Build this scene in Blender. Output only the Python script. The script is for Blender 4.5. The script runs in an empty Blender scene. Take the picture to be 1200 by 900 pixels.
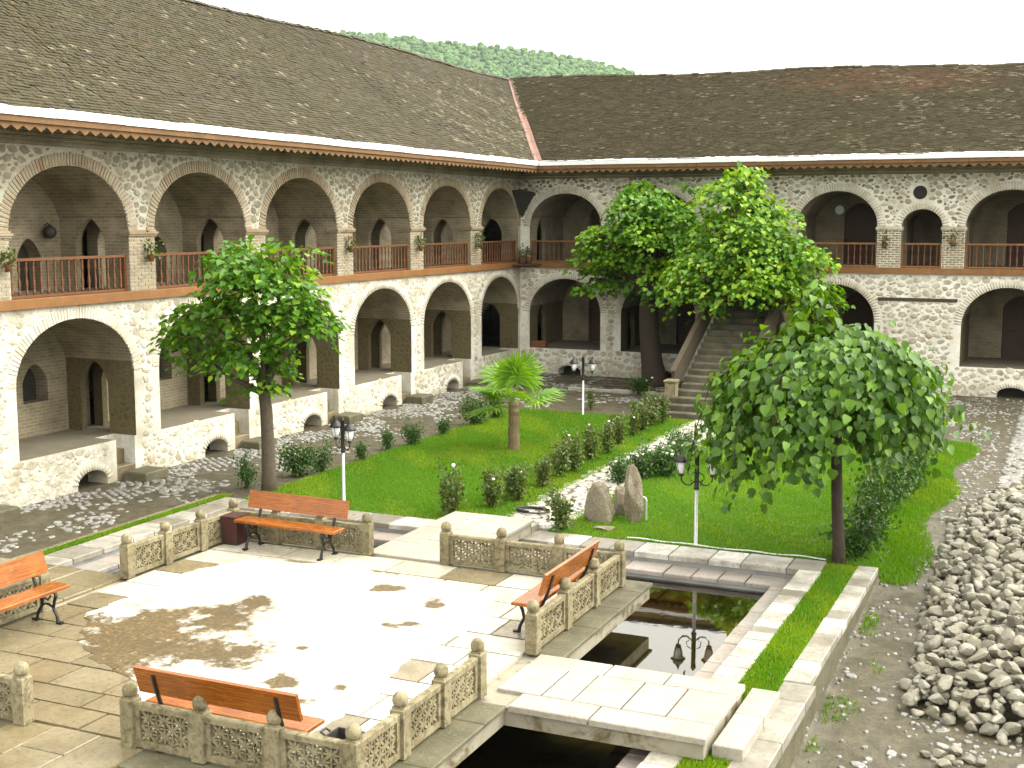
import bpy, math, random
import numpy as np
from mathutils import Vector, Matrix
R = math.radians
rnd = random.Random(7)
rng = np.random.default_rng(7)
SC = bpy.context.scene
COL = SC.collection
PI = math.pi

# ------------------------------------------------------------------ camera
F_PX = 1488.0; PITCH = R(7.39); YAW = R(24.13); CZ = 5.7       # photo is 1200 x 900
cam_d = bpy.data.cameras.new('camera'); cam = bpy.data.objects.new('camera', cam_d); COL.objects.link(cam)
cam.location = (0, 0, CZ); cam.rotation_euler = (PI / 2 - PITCH, 0, YAW)
cam_d.sensor_width = 36; cam_d.lens = F_PX / 1200 * 36; cam_d.clip_end = 8000
SC.camera = cam
# ------------------------------------------------------------------ sky, sun, exposure
SUN_AZ, SUN_EL = R(62), R(50)                                  # compass-like: 0 = +Y, 90 = +X
w = bpy.data.worlds.new('World'); SC.world = w; w.use_nodes = True
nt = w.node_tree; nt.nodes.clear()
sky = nt.nodes.new('ShaderNodeTexSky'); sky.sky_type = 'NISHITA'; sky.sun_disc = False
sky.sun_elevation = SUN_EL; sky.sun_rotation = SUN_AZ
sky.air_density = 1.0; sky.dust_density = 7.0; sky.ozone_density = 1.0
hs = nt.nodes.new('ShaderNodeHueSaturation'); hs.inputs['Saturation'].default_value = 0.12; hs.inputs['Value'].default_value = 1.0
bg = nt.nodes.new('ShaderNodeBackground'); bg.inputs['Strength'].default_value = 0.15
wo = nt.nodes.new('ShaderNodeOutputWorld')
gm = nt.nodes.new('ShaderNodeGamma'); gm.inputs['Gamma'].default_value = .5                     # an overcast sky is far more even than a clear one
tn = nt.nodes.new('ShaderNodeMix'); tn.data_type = 'RGBA'; tn.blend_type = 'MULTIPLY'; tn.inputs[0].default_value = 1; tn.inputs[7].default_value = (5.9, 5.75, 5.15, 1)
nt.links.new(sky.outputs[0], hs.inputs['Color']); nt.links.new(hs.outputs[0], gm.inputs[0]); nt.links.new(gm.outputs[0], tn.inputs[6]); nt.links.new(tn.outputs[2], bg.inputs['Color']); nt.links.new(bg.outputs[0], wo.inputs[0])
sd = bpy.data.lights.new('sun', 'SUN'); sd.energy = .75; sd.angle = R(75); sd.color = (1, .96, .88)
sun = bpy.data.objects.new('sun', sd); COL.objects.link(sun)
sdir = Vector((math.sin(SUN_AZ) * math.cos(SUN_EL), math.cos(SUN_AZ) * math.cos(SUN_EL), math.sin(SUN_EL)))
sun.rotation_euler = sdir.to_track_quat('Z', 'Y').to_euler()
SC.view_settings.view_transform = 'Standard'; SC.view_settings.look = 'None'
SC.view_settings.exposure = 1.08; SC.view_settings.gamma = 1; SC.view_settings.use_curve_mapping = False
SC.render.engine = 'CYCLES'
SC.cycles.max_bounces = 5; SC.cycles.diffuse_bounces = 3; SC.cycles.transparent_max_bounces = 12

# ------------------------------------------------------------------ pixel -> place
_fw = Vector((-math.sin(YAW) * math.cos(PITCH), math.cos(YAW) * math.cos(PITCH), -math.sin(PITCH)))
_rt = Vector((math.cos(YAW), math.sin(YAW), 0)); _up = _rt.cross(_fw); _C = Vector((0, 0, CZ))
def ray(x, y): return _fw * F_PX + _rt * (x - 600) - _up * (y - 450)
def PZ(x, y, z=0.0):
    d = ray(x, y); return _C + d * ((z - CZ) / d.z)
def PY(x, y, Y):
    d = ray(x, y); return _C + d * (Y / d.y)
def PX(x, y, X):
    d = ray(x, y); return _C + d * (X / d.x)
def pix(p):
    v = Vector(p) - _C; k = F_PX / v.dot(_fw); return 600 + k * v.dot(_rt), 450 - k * v.dot(_up)

# ------------------------------------------------------------------ materials
MATS = {}
class NB:
    def __init__(s, name):
        m = bpy.data.materials.new(name); m.use_nodes = True; s.m = m; s.t = m.node_tree; s.t.nodes.clear()
        s.out = s.t.nodes.new('ShaderNodeOutputMaterial'); s.p = s.t.nodes.new('ShaderNodeBsdfPrincipled')
        s.t.links.new(s.p.outputs[0], s.out.inputs[0]); MATS[name] = m
        s.g = s.t.nodes.new('ShaderNodeNewGeometry'); s.tc = s.t.nodes.new('ShaderNodeTexCoord')
    def n(s, typ, **k):
        nd = s.t.nodes.new(typ)
        for a, b in k.items(): setattr(nd, a, b)
        return nd
    def L(s, a, b): s.t.links.new(a, b)
    def pos(s): return s.g.outputs['Position']
    def noise(s, scale, detail=4, rough=.55, vec=None, dist=0):
        nd = s.n('ShaderNodeTexNoise'); nd.inputs['Scale'].default_value = scale; nd.inputs['Detail'].default_value = detail
        nd.inputs['Roughness'].default_value = rough; nd.inputs['Distortion'].default_value = dist
        s.L(vec or s.pos(), nd.inputs['Vector']); return nd.outputs['Fac']
    def voro(s, scale, feature='F1', out='Distance', vec=None):
        nd = s.n('ShaderNodeTexVoronoi', feature=feature); nd.inputs['Scale'].default_value = scale
        s.L(vec or s.pos(), nd.inputs['Vector']); return nd.outputs[out]
    def ramp(s, fac, stops, interp='LINEAR'):
        nd = s.n('ShaderNodeValToRGB'); cr = nd.color_ramp; cr.interpolation = interp
        while len(cr.elements) < len(stops): cr.elements.new(0.5)
        for e, (p, c) in zip(cr.elements, stops):
            e.position = p; e.color = (c, c, c, 1) if isinstance(c, (int, float)) else (*c, 1)
        s.L(fac, nd.inputs[0]); return nd.outputs[0]
    def mix(s, fac, a, b, blend='MIX'):
        nd = s.n('ShaderNodeMix', data_type='RGBA', blend_type=blend)
        for v, i in ((fac, 0), (a, 6), (b, 7)):
            if hasattr(v, 'is_output'): s.L(v, nd.inputs[i])
            elif isinstance(v, (int, float)): nd.inputs[i].default_value = v if i == 0 else (v, v, v, 1)
            else: nd.inputs[i].default_value = (*v, 1)
        return nd.outputs[2]
    def math(s, op, a, b=None, c=None, clamp=False):
        nd = s.n('ShaderNodeMath', operation=op, use_clamp=clamp)
        for i, v in enumerate((a, b, c)):
            if v is None: continue
            if hasattr(v, 'is_output'): s.L(v, nd.inputs[i])
            else: nd.inputs[i].default_value = v
        return nd.outputs[0]
    def var(s):
        at = s.n('ShaderNodeAttribute', attribute_name='var'); oi = s.n('ShaderNodeObjectInfo')
        return s.math('FRACT', s.math('ADD', at.outputs['Fac'], oi.outputs['Random']))
    def attr(s, name): return s.n('ShaderNodeAttribute', attribute_name=name).outputs['Fac']
    def col(s, c):
        i = s.p.inputs['Base Color']
        if hasattr(c, 'is_output'): s.L(c, i)
        else: i.default_value = (*c, 1)
    def rough(s, r):
        i = s.p.inputs['Roughness']
        if hasattr(r, 'is_output'): s.L(r, i)
        else: i.default_value = r
    def bump(s, h, strength=.5, dist=.02):
        b = s.n('ShaderNodeBump'); b.inputs['Strength'].default_value = strength; b.inputs['Distance'].default_value = dist
        s.L(h, b.inputs['Height']); s.L(b.outputs[0], s.p.inputs['Normal'])
    def sep(s, vec=None):
        n = s.n('ShaderNodeSeparateXYZ'); s.L(vec or s.pos(), n.inputs[0]); return n.outputs

def m_simple(name, c, r=.6, c2=None, scale=8, bump=.3, spec=.5, metal=0):
    b = NB(name); n = b.noise(scale, 6)
    b.col(b.ramp(n, [(.3, c), (.7, c2 or tuple(x * .7 for x in c))])); b.rough(r)
    b.bump(b.noise(scale * 4, 4), bump, .01); b.p.inputs['Specular IOR Level'].default_value = spec; b.p.inputs['Metallic'].default_value = metal
    return b.m

# lime mortar of the walls: pale, patchy, dirtier at the foot (splash dirt)
b = NB('mortar'); s3 = b.sep()
n1 = b.noise(1.3, 6); n2 = b.noise(9, 6)
c = b.ramp(n1, [(.32, (.397, .363, .285)), (.52, (.587, .562, .493)), (.72, (.691, .674, .622))])
c = b.mix(b.ramp(n2, [(.35, .35), (.6, 0)]), c, (.346, .311, .224))
dirt = b.ramp(b.math('ADD', s3[2], b.math('MULTIPLY', n1, 1.2)), [(.45, .75), (1.5, 0)])
c = b.mix(dirt, c, (.363, .328, .234))

mp = b.n('ShaderNodeMapping'); mp.inputs['Scale'].default_value = (2.6, 2.6, .22); b.L(b.pos(), mp.inputs[0])
c = b.mix(b.ramp(b.noise(1.0, 7, .62, mp.outputs[0]), [(.54, 0), (.68, .5)]), c, (.20, .17, .10))
b.col(c); b.rough(.9); b.bump(b.noise(26, 6), .6, .03)
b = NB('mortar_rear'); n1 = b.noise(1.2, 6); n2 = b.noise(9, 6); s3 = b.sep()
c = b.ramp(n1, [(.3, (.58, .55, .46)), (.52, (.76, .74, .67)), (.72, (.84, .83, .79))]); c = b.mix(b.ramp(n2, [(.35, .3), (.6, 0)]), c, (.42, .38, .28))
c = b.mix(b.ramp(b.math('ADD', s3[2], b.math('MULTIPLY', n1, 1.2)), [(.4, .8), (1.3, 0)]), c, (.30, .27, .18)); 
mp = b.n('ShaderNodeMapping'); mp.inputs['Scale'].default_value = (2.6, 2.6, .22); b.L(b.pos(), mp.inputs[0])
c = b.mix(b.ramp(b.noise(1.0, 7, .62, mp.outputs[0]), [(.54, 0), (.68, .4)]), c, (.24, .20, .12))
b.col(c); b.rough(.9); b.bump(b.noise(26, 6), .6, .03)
# upper storey mortar: greyer and darker, with vertical streaks
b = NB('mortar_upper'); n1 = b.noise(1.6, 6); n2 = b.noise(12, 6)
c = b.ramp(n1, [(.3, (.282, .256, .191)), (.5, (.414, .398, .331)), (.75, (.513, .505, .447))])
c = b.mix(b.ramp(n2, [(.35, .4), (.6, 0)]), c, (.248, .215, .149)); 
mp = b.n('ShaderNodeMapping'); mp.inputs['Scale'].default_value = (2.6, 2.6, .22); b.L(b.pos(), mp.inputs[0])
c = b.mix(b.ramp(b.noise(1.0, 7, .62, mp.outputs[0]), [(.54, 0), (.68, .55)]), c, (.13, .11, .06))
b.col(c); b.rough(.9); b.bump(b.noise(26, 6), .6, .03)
# wall stones
b = NB('wall_stone'); v = b.var()
c = b.ramp(v, [(0, (.26, .225, .15)), (.25, (.36, .32, .23)), (.5, (.30, .28, .22)), (.75, (.42, .37, .27)), (1, (.33, .26, .17))])
c = b.mix(b.ramp(b.noise(2.6, 7, .65), [(.40, .0), (.62, .9)]), c, (.58, .555, .48)); c = b.mix(b.ramp(b.noise(19, 6), [(.5, 0), (.7, .4)]), c, (.17, .145, .09)); b.col(c); b.rough(.88); b.bump(b.noise(30, 6), .6, .02)
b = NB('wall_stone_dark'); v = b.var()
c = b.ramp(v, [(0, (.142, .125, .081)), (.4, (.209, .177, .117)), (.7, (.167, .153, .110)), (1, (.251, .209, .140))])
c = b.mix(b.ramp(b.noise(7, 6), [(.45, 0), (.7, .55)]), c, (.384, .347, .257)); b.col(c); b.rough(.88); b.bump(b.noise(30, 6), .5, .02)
# bricks
b = NB('brick'); v = b.var()
c = b.ramp(v, [(0, (.226, .180, .109)), (.3, (.274, .221, .137)), (.6, (.247, .172, .103)), (.85, (.316, .268, .185)), (1, (.260, .144, .088))])
c = b.mix(b.ramp(b.noise(4, 5), [(.42, 0), (.65, .55)]), c, (.343, .310, .233)); b.col(c); b.rough(.9); b.bump(b.noise(40, 5), .4, .01)
b = NB('brick_limewashed'); v = b.var()
c = b.ramp(v, [(0, (.403, .355, .257)), (.5, (.484, .436, .338)), (1, (.451, .387, .290))])
c = b.mix(b.ramp(b.noise(3, 5), [(.4, 0), (.6, .85)]), c, (.597, .572, .508)); b.col(c); b.rough(.9); b.bump(b.noise(40, 5), .4, .01)
# coursed brick surfaces inside the arcades, colour darkened to deepen their shade
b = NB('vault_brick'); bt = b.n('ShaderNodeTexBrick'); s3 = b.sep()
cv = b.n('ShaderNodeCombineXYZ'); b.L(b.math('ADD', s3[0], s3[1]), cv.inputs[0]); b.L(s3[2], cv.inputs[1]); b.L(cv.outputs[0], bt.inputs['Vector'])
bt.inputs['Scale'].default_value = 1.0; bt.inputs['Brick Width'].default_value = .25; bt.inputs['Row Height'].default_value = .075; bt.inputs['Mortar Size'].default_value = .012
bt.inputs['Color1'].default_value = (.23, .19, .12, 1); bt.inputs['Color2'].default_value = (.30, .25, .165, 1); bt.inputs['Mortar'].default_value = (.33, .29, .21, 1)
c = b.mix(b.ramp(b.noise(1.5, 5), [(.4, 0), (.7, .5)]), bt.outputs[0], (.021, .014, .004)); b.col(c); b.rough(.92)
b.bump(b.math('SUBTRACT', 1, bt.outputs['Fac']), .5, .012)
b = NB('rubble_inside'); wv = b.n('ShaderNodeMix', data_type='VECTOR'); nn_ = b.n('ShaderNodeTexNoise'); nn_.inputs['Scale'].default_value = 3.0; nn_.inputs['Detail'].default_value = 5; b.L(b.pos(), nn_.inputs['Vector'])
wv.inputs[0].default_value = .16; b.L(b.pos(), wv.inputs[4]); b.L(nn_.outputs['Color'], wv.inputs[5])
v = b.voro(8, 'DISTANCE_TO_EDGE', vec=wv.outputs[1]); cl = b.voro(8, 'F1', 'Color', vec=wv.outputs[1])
c = b.mix(b.ramp(v, [(.03, 0), (.16, .8)]), (.114, .093, .043), b.ramp(cl, [(0, (.064, .048, .020)), (1, (.107, .083, .038))])); c = b.mix(b.ramp(b.noise(2, 6), [(.4, 0), (.65, .6)]), c, (.120, .097, .046)); b.col(c); b.rough(.92); b.bump(b.ramp(v, [(0, 0), (.25, 1)]), .5, .02)  # arcade shade put into the darker stone and joint colours
m_simple('arcade_floor', (.126, .109, .075), .8, (.164, .146, .105), 3)
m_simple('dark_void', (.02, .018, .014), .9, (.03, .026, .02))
# timber
def m_wood(name, c1, c2, rough=.45, sc=(1.5, 30, 30)):
    b = NB(name); mp = b.n('ShaderNodeMapping'); mp.inputs['Scale'].default_value = sc
    b.L(b.tc.outputs['Object'], mp.inputs[0]); n = b.noise(2, 6, .6, mp.outputs[0], .6)
    c = b.ramp(n, [(.3, c1), (.7, c2)]); c = b.mix(b.ramp(b.noise(2.3, 4), [(.4, 0), (.75, .45)]), c, tuple(x * .55 for x in c1))
    c = b.mix(b.ramp(b.noise(5, 7, .7), [(.55, 0), (.68, .45)]), c, tuple(min(.5, x * 1.5 + .004) for x in c2)); b.col(c); b.rough(b.ramp(n, [(.3, rough), (.7, rough + .18)])); b.bump(n, .3, .005); return b.m
m_wood('bench_wood', (.15, .032, .004), (.35, .118, .010), .18)
m_wood('rail_wood', (.105, .036, .010), (.16, .060, .016), .4)
m_wood('beam_wood', (.17, .072, .018), (.24, .11, .030), .5)
m_wood('door_wood', (.045, .018, .008), (.07, .028, .012), .5)
m_wood('fascia_wood', (.12, .062, .022), (.19, .10, .036), .7)
m_wood('old_timber', (.042, .031, .017), (.072, .052, .029), .8)
b = NB('cast_iron'); b.col((.014, .014, .014)); b.rough(.42); b.p.inputs['Metallic'].default_value = .3; b.bump(b.noise(60, 4), .15, .004)
b = NB('galvanised'); n = b.noise(30, 4); b.col(b.ramp(n, [(.3, (.42, .44, .45)), (.7, (.55, .57, .58))])); b.rough(.45); b.p.inputs['Metallic'].default_value = .5
b = NB('gutter_metal'); n = b.noise(3, 5); b.col(b.ramp(n, [(.3, (.76, .80, .84)), (.7, (.86, .88, .9))])); b.rough(.35); b.p.inputs['Metallic'].default_value = .25
b = NB('opal_glass'); b.col((.86, .88, .88)); b.rough(.18); b.p.inputs['Transmission Weight'].default_value = .25; b.p.inputs['IOR'].default_value = 1.45
b = NB('valley_metal'); n = b.noise(5, 6); b.col(b.ramp(n, [(.3, (.130, .050, .030)), (.7, (.180, .080, .050))])); b.rough(.6); b.bump(n, .4, .02)
# roof tiles
b = NB('roof_tile'); v = b.var(); pale = b.attr('pale'); red = b.attr('red')
c = b.ramp(v, [(0, (.023, .019, .008)), (.3, (.040, .031, .013)), (.6, (.052, .041, .019)), (.85, (.031, .025, .011)), (1, (.067, .052, .025))])
c = b.mix(b.math('MULTIPLY', red, .95), c, b.ramp(v, [(0, (.073, .029, .015)), (1, (.130, .059, .031))]))
c = b.mix(b.ramp(b.noise(.5, 6, .65), [(.42, 0), (.62, .55)]), c, (.037, .035, .010)); c = b.mix(b.ramp(b.noise(1.3, 6, .65), [(.5, 0), (.66, .4)]), c, (.078, .065, .036))
c = b.mix(b.math('MULTIPLY', pale, b.ramp(b.noise(16, 5), [(.38, .15), (.6, 1)])), c, (.244, .211, .142)); b.col(c); b.p.inputs['Specular IOR Level'].default_value = .2; b.rough(b.ramp(v, [(0, .5), (1, .8)])); b.bump(b.noise(30, 5), .4, .01)
m_simple('roof_board', (.06, .045, .025), .9, (.09, .07, .04))
# paving, copings
def m_slab(name, cols, dirtc, r0, r1, ds=.5):
    b = NB(name); v = b.var(); c = b.ramp(v, [(i / (len(cols) - 1), k) for i, k in enumerate(cols)])
    n = b.noise(2.2, 8, .68); c = b.mix(b.ramp(n, [(.44, 0), (.60, ds)]), c, dirtc); c = b.mix(b.ramp(b.noise(.9, 6, .6), [(.5, 0), (.66, ds * .8)]), c, tuple(x * .75 for x in dirtc))
    c = b.mix(b.ramp(b.noise(22, 6, .7), [(.5, 0), (.66, .5)]), c, tuple(x * .55 for x in dirtc)); b.col(c)
    b.rough(b.ramp(b.noise(1.1, 3), [(.35, r0), (.65, r1)])); b.bump(b.noise(28, 6), .3, .012); return b.m
m_slab('paving_slab', [(.175, .145, .088), (.208, .175, .110), (.190, .153, .089), (.228, .193, .124)], (.115, .088, .043), .06, .42)
m_slab('bridge_slab', [(.306, .283, .237), (.343, .325, .283), (.315, .288, .242)], (.222, .195, .139), .3, .6, .4)
m_slab('terrace_flag', [(.40, .375, .31), (.50, .475, .41), (.45, .42, .35), (.55, .53, .47)], (.27, .235, .15), .2, .5, .5)
m_slab('coping_slab', [(.16, .145, .115), (.30, .28, .24), (.50, .48, .44), (.20, .18, .145), (.40, .375, .33), (.58, .56, .52)], (.13, .115, .08), .25, .6, .55)
m_slab('ledge_slab', [(.269, .232, .204), (.306, .260, .232), (.334, .297, .269), (.278, .260, .232)], (.195, .158, .121), .3, .6, .4)
m_slab('wet_tile', [(.256, .165, .060), (.348, .220, .078), (.186, .142, .060)], (.116, .099, .029), .3, .6)
m_slab('flagstone', [(.325, .307, .267), (.406, .394, .354), (.360, .336, .290)], (.174, .157, .110), .25, .6, .5)
m_slab('cobble', [(.232, .232, .222), (.288, .288, .278), (.195, .186, .167), (.315, .311, .297)], (.121, .111, .088), .2, .55, .5)
m_slab('river_stone', [(.185, .171, .130), (.237, .222, .173), (.154, .145, .115), (.268, .252, .204), (.205, .186, .133)], (.122, .109, .072), .5, .8, .4)
m_slab('standing_rock', [(.232, .197, .139), (.255, .220, .157)], (.128, .104, .064), .7, .9, .7)
b = NB('carved_stone'); n = b.noise(2.5, 6); n2 = b.noise(13, 8, .68)
c = b.ramp(n, [(.3, (.128, .105, .052)), (.5, (.200, .168, .095)), (.72, (.264, .230, .143))]); c = b.mix(b.ramp(n2, [(.47, 0), (.62, .8)]), c, (.060, .051, .021)); c = b.mix(b.ramp(b.noise(30, 5), [(.58, 0), (.7, .5)]), c, (.336, .312, .231)); b.col(c); b.rough(.85); b.bump(n2, .6, .015)
b = NB('mossy_ledge'); n = b.noise(3, 6); n2 = b.noise(24, 6)
c = b.ramp(n, [(.3, (.055, .051, .025)), (.6, (.101, .090, .051)), (.8, (.139, .125, .083))]); c = b.mix(b.ramp(n2, [(.6, 0), (.75, .6)]), c, (.222, .213, .176)); b.col(c); b.rough(.7); b.bump(n2, .5, .02)
b = NB('stair_stone'); n = b.noise(2.4, 7, .6); n2 = b.noise(14, 7, .7); c = b.ramp(n, [(.35, (.040, .037, .019)), (.55, (.084, .074, .046)), (.75, (.136, .120, .080))]); c = b.mix(b.ramp(n2, [(.5, 0), (.66, .6)]), c, (.028, .028, .011)); b.col(c); b.rough(.8); b.bump(n2, .5, .02)
b = NB('stained_concrete'); n = b.noise(2.2, 7, .62, None, .5); s3 = b.sep()
c = b.ramp(n, [(.38, (.090, .069, .032)), (.48, (.222, .201, .148)), (.7, (.274, .254, .201))]); b.col(c); b.rough(.8); b.bump(b.noise(20, 6), .4, .01)
b = NB('grey_render'); n = b.noise(2, 6); b.col(b.ramp(n, [(.3, (.172, .178, .178)), (.55, (.251, .257, .257)), (.75, (.304, .310, .310))])); b.rough(.6); b.bump(b.noise(14, 6), .3, .01)
m_simple('dark_support', (.05, .045, .03), .9, (.08, .07, .05))

# worn terrace floor: pale worn render with bare wet pebble patches of their own shape
b = NB('terrace_floor'); s3 = b.sep(); nz = b.noise(1.1, 6, .6); nz2 = b.noise(7, 5, .6)
def ell(cx, cy, rx, ry, ang):
    ca, sa = math.cos(ang), math.sin(ang)
    dx = b.math('SUBTRACT', s3[0], cx); dy = b.math('SUBTRACT', s3[1], cy)
    u = b.math('DIVIDE', b.math('ADD', b.math('MULTIPLY', dx, ca), b.math('MULTIPLY', dy, sa)), rx)
    v = b.math('DIVIDE', b.math('SUBTRACT', b.math('MULTIPLY', dy, ca), b.math('MULTIPLY', dx, sa)), ry)
    return b.math('SQRT', b.math('ADD', b.math('MULTIPLY', u, u), b.math('MULTIPLY', v, v)))
def ell_px(x, y, wx, wy):
    c0 = PZ(x, y, .3); a = PZ(x + wx, y, .3) - c0; e = PZ(x, y - wy, .3) - c0
    return ell(c0.x, c0.y, max(a.length, .1), max(e.length, .08), math.atan2(a.y, a.x))
d = None
for q in [(170, 742, 150, 30), (80, 778, 110, 38), (270, 728, 60, 28), (240, 765, 70, 20), (300, 707, 24, 10), (507, 711, 18, 9), (472, 733, 28, 5), (333, 801, 22, 10), (355, 760, 14, 4), (348, 822, 26, 6), (40, 810, 70, 26), (460, 668, 22, 6), (455, 690, 22, 5), (400, 806, 12, 6), (130, 850, 22, 5)]:
    e_ = ell_px(*q); d = e_ if d is None else b.math('MINIMUM', d, e_)
nz = b.noise(1.0, 9, .68); nz2 = b.noise(6, 8, .7)
f = b.math('ADD', d, b.math('ADD', b.math('MULTIPLY', b.math('SUBTRACT', nz, .5), 3.4), b.math('MULTIPLY', b.math('SUBTRACT', nz2, .5), 1.3)))
mask = b.ramp(f, [(.62, 1), (1.0, 0)]); halo = b.ramp(f, [(.9, .0), (1.04, .5), (1.2, 0)])
gr = b.noise(17, 8, .8)
brown = b.ramp(gr, [(.34, (.030, .018, .005)), (.48, (.080, .050, .014)), (.58, (.127, .084, .029)), (.66, (.304, .224, .114))])
brown = b.mix(b.ramp(b.noise(1.6, 5), [(.4, 0), (.65, .65)]), brown, (.059, .040, .009))
pale = b.ramp(b.noise(2.4, 8, .65), [(.3, (.40, .375, .315)), (.6, (.56, .545, .50))])
pale = b.mix(b.ramp(b.noise(9, 8, .72), [(.56, 0), (.66, .55)]), pale, (.26, .22, .15)); pale = b.mix(b.ramp(b.noise(.8, 6), [(.52, 0), (.68, .35)]), pale, (.32, .27, .17))
pale = b.mix(halo, pale, (.22, .17, .08))
b.col(b.mix(mask, pale, brown)); b.rough(b.mix(mask, b.ramp(b.noise(1.3, 4), [(.4, .16), (.6, .45)]), .55)); b.bump(b.math('MULTIPLY', gr, mask), .5, .02)

# ground
b = NB('wet_ground'); n = b.noise(.55, 7, .6); n2 = b.noise(5, 9, .7); n3 = b.noise(46, 6, .7); n4 = b.noise(1.7, 7, .65)
c = b.ramp(n2, [(.3, (.025, .020, .008)), (.5, (.058, .047, .024)), (.7, (.100, .084, .048))])
c = b.mix(b.ramp(n, [(.45, 0), (.7, .5)]), c, (.072, .064, .039)); c = b.mix(b.ramp(n4, [(.5, 0), (.62, .6)]), c, (.032, .030, .011)); c = b.mix(b.ramp(n3, [(.56, 0), (.66, .6)]), c, (.191, .169, .113))
b.col(c); b.rough(b.ramp(n4, [(.38, .28), (.6, .8)])); b.bump(b.math('ADD', n2, b.math('MULTIPLY', n3, .35)), .7, .04)
b = NB('soil_grass'); n = b.noise(1.3, 6); n2 = b.noise(9, 6)
b.col(b.mix(b.ramp(n2, [(.35, 0), (.7, 1)]), b.ramp(n, [(.3, (.036, .099, .004)), (.7, (.065, .148, .005))]), (.046, .079, .004))); b.rough(.9); b.bump(b.noise(60, 4), .8, .03)
def leafmat(name, cols, trans=.35, rough=.42):
    b = NB(name); v = b.var(); c = b.ramp(v, [(i / (len(cols) - 1), k) for i, k in enumerate(cols)])
    b.col(c); b.rough(rough); b.p.inputs['Specular IOR Level'].default_value = .35
    tr = b.n('ShaderNodeBsdfTranslucent'); mx = b.n('ShaderNodeMixShader'); mx.inputs[0].default_value = trans
    hv = b.n('ShaderNodeHueSaturation'); hv.inputs['Value'].default_value = 1.5; hv.inputs['Saturation'].default_value = 1.1; hv.inputs['Hue'].default_value = .485; b.L(c, hv.inputs['Color'])
    b.L(hv.outputs[0], tr.inputs[0]); b.L(b.p.outputs[0], mx.inputs[1]); b.L(tr.outputs[0], mx.inputs[2]); b.L(mx.outputs[0], b.out.inputs[0]); return b.m
leafmat('grass_blade', [(.056, .157, .003), (.099, .233, .004), (.082, .209, .004), (.147, .273, .006), (.189, .273, .010)], .3, .6)
leafmat('leaf_bright', [(.029, .097, .005), (.083, .229, .008), (.054, .161, .006), (.156, .309, .013), (.256, .389, .024)], .35)
leafmat('leaf_mid', [(.027, .089, .006), (.075, .195, .009), (.049, .143, .007), (.135, .275, .016), (.203, .332, .024)], .35)
leafmat('leaf_deep', [(.022, .069, .005), (.050, .125, .007), (.035, .094, .006), (.094, .198, .014), (.125, .239, .024)], .3, .4)
leafmat('leaf_palm', [(.10, .22, .015), (.14, .28, .02), (.18, .32, .03)], .35)
leafmat('leaf_rose', [(.040, .079, .011), (.064, .121, .016), (.093, .089, .018), (.086, .158, .024)], .25)
leafmat('leaf_shrub', [(.021, .060, .006), (.034, .090, .010), (.052, .120, .014)], .25)
leafmat('petal_white', [(.8, .8, .74), (.72, .7, .62)], .2)
leafmat('petal_red', [(.55, .03, .03), (.45, .05, .06)], .2)
m_simple('bark', (.052, .038, .024), .9, (.091, .070, .045), 14, .8)
m_simple('bark_dark', (.028, .020, .013), .9, (.052, .038, .025), 12, .8)
m_simple('palm_fibre', (.12, .085, .045), .95, (.20, .145, .08), 22, .9)
m_simple('terracotta', (.20, .075, .035), .8, (.14, .05, .025))
m_simple('bin_red', (.05, .010, .007), .6, (.03, .008, .006)); m_simple('bin_dark', (.02, .018, .016), .6, (.035, .03, .025))
m_simple('black_rubber', (.012, .012, .012), .5, (.02, .02, .02))
# water
b = NB('water'); b.t.nodes.remove(b.p)
gl = b.n('ShaderNodeBsdfGlossy'); gl.inputs['Roughness'].default_value = .015; tr = b.n('ShaderNodeBsdfTransparent'); tr.inputs[0].default_value = (.72, .66, .36, 1)
fr = b.n('ShaderNodeFresnel'); fr.inputs[0].default_value = 2.2; mx = b.n('ShaderNodeMixShader'); bp = b.n('ShaderNodeBump'); bp.inputs['Strength'].default_value = .012; bp.inputs['Distance'].default_value = .02
b.L(b.noise(5, 2), bp.inputs['Height']); b.L(bp.outputs[0], gl.inputs['Normal']); b.L(fr.outputs[0], mx.inputs[0]); b.L(tr.outputs[0], mx.inputs[1]); b.L(gl.outputs[0], mx.inputs[2]); b.L(mx.outputs[0], b.out.inputs[0])
m_simple('pool_floor', (.10, .10, .035), .9, (.14, .125, .05))
b = NB('far_foliage'); v = b.var(); b.col(b.ramp(v, [(0, (.030, .075, .020)), (.5, (.050, .115, .028)), (1, (.085, .16, .045))])); b.rough(.9)
b = NB('hill_ground'); n = b.noise(.02, 6); b.col(b.ramp(n, [(.4, (.04, .085, .02)), (.62, (.07, .12, .03)), (.8, (.24, .21, .15))])); b.rough(.95)

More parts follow.
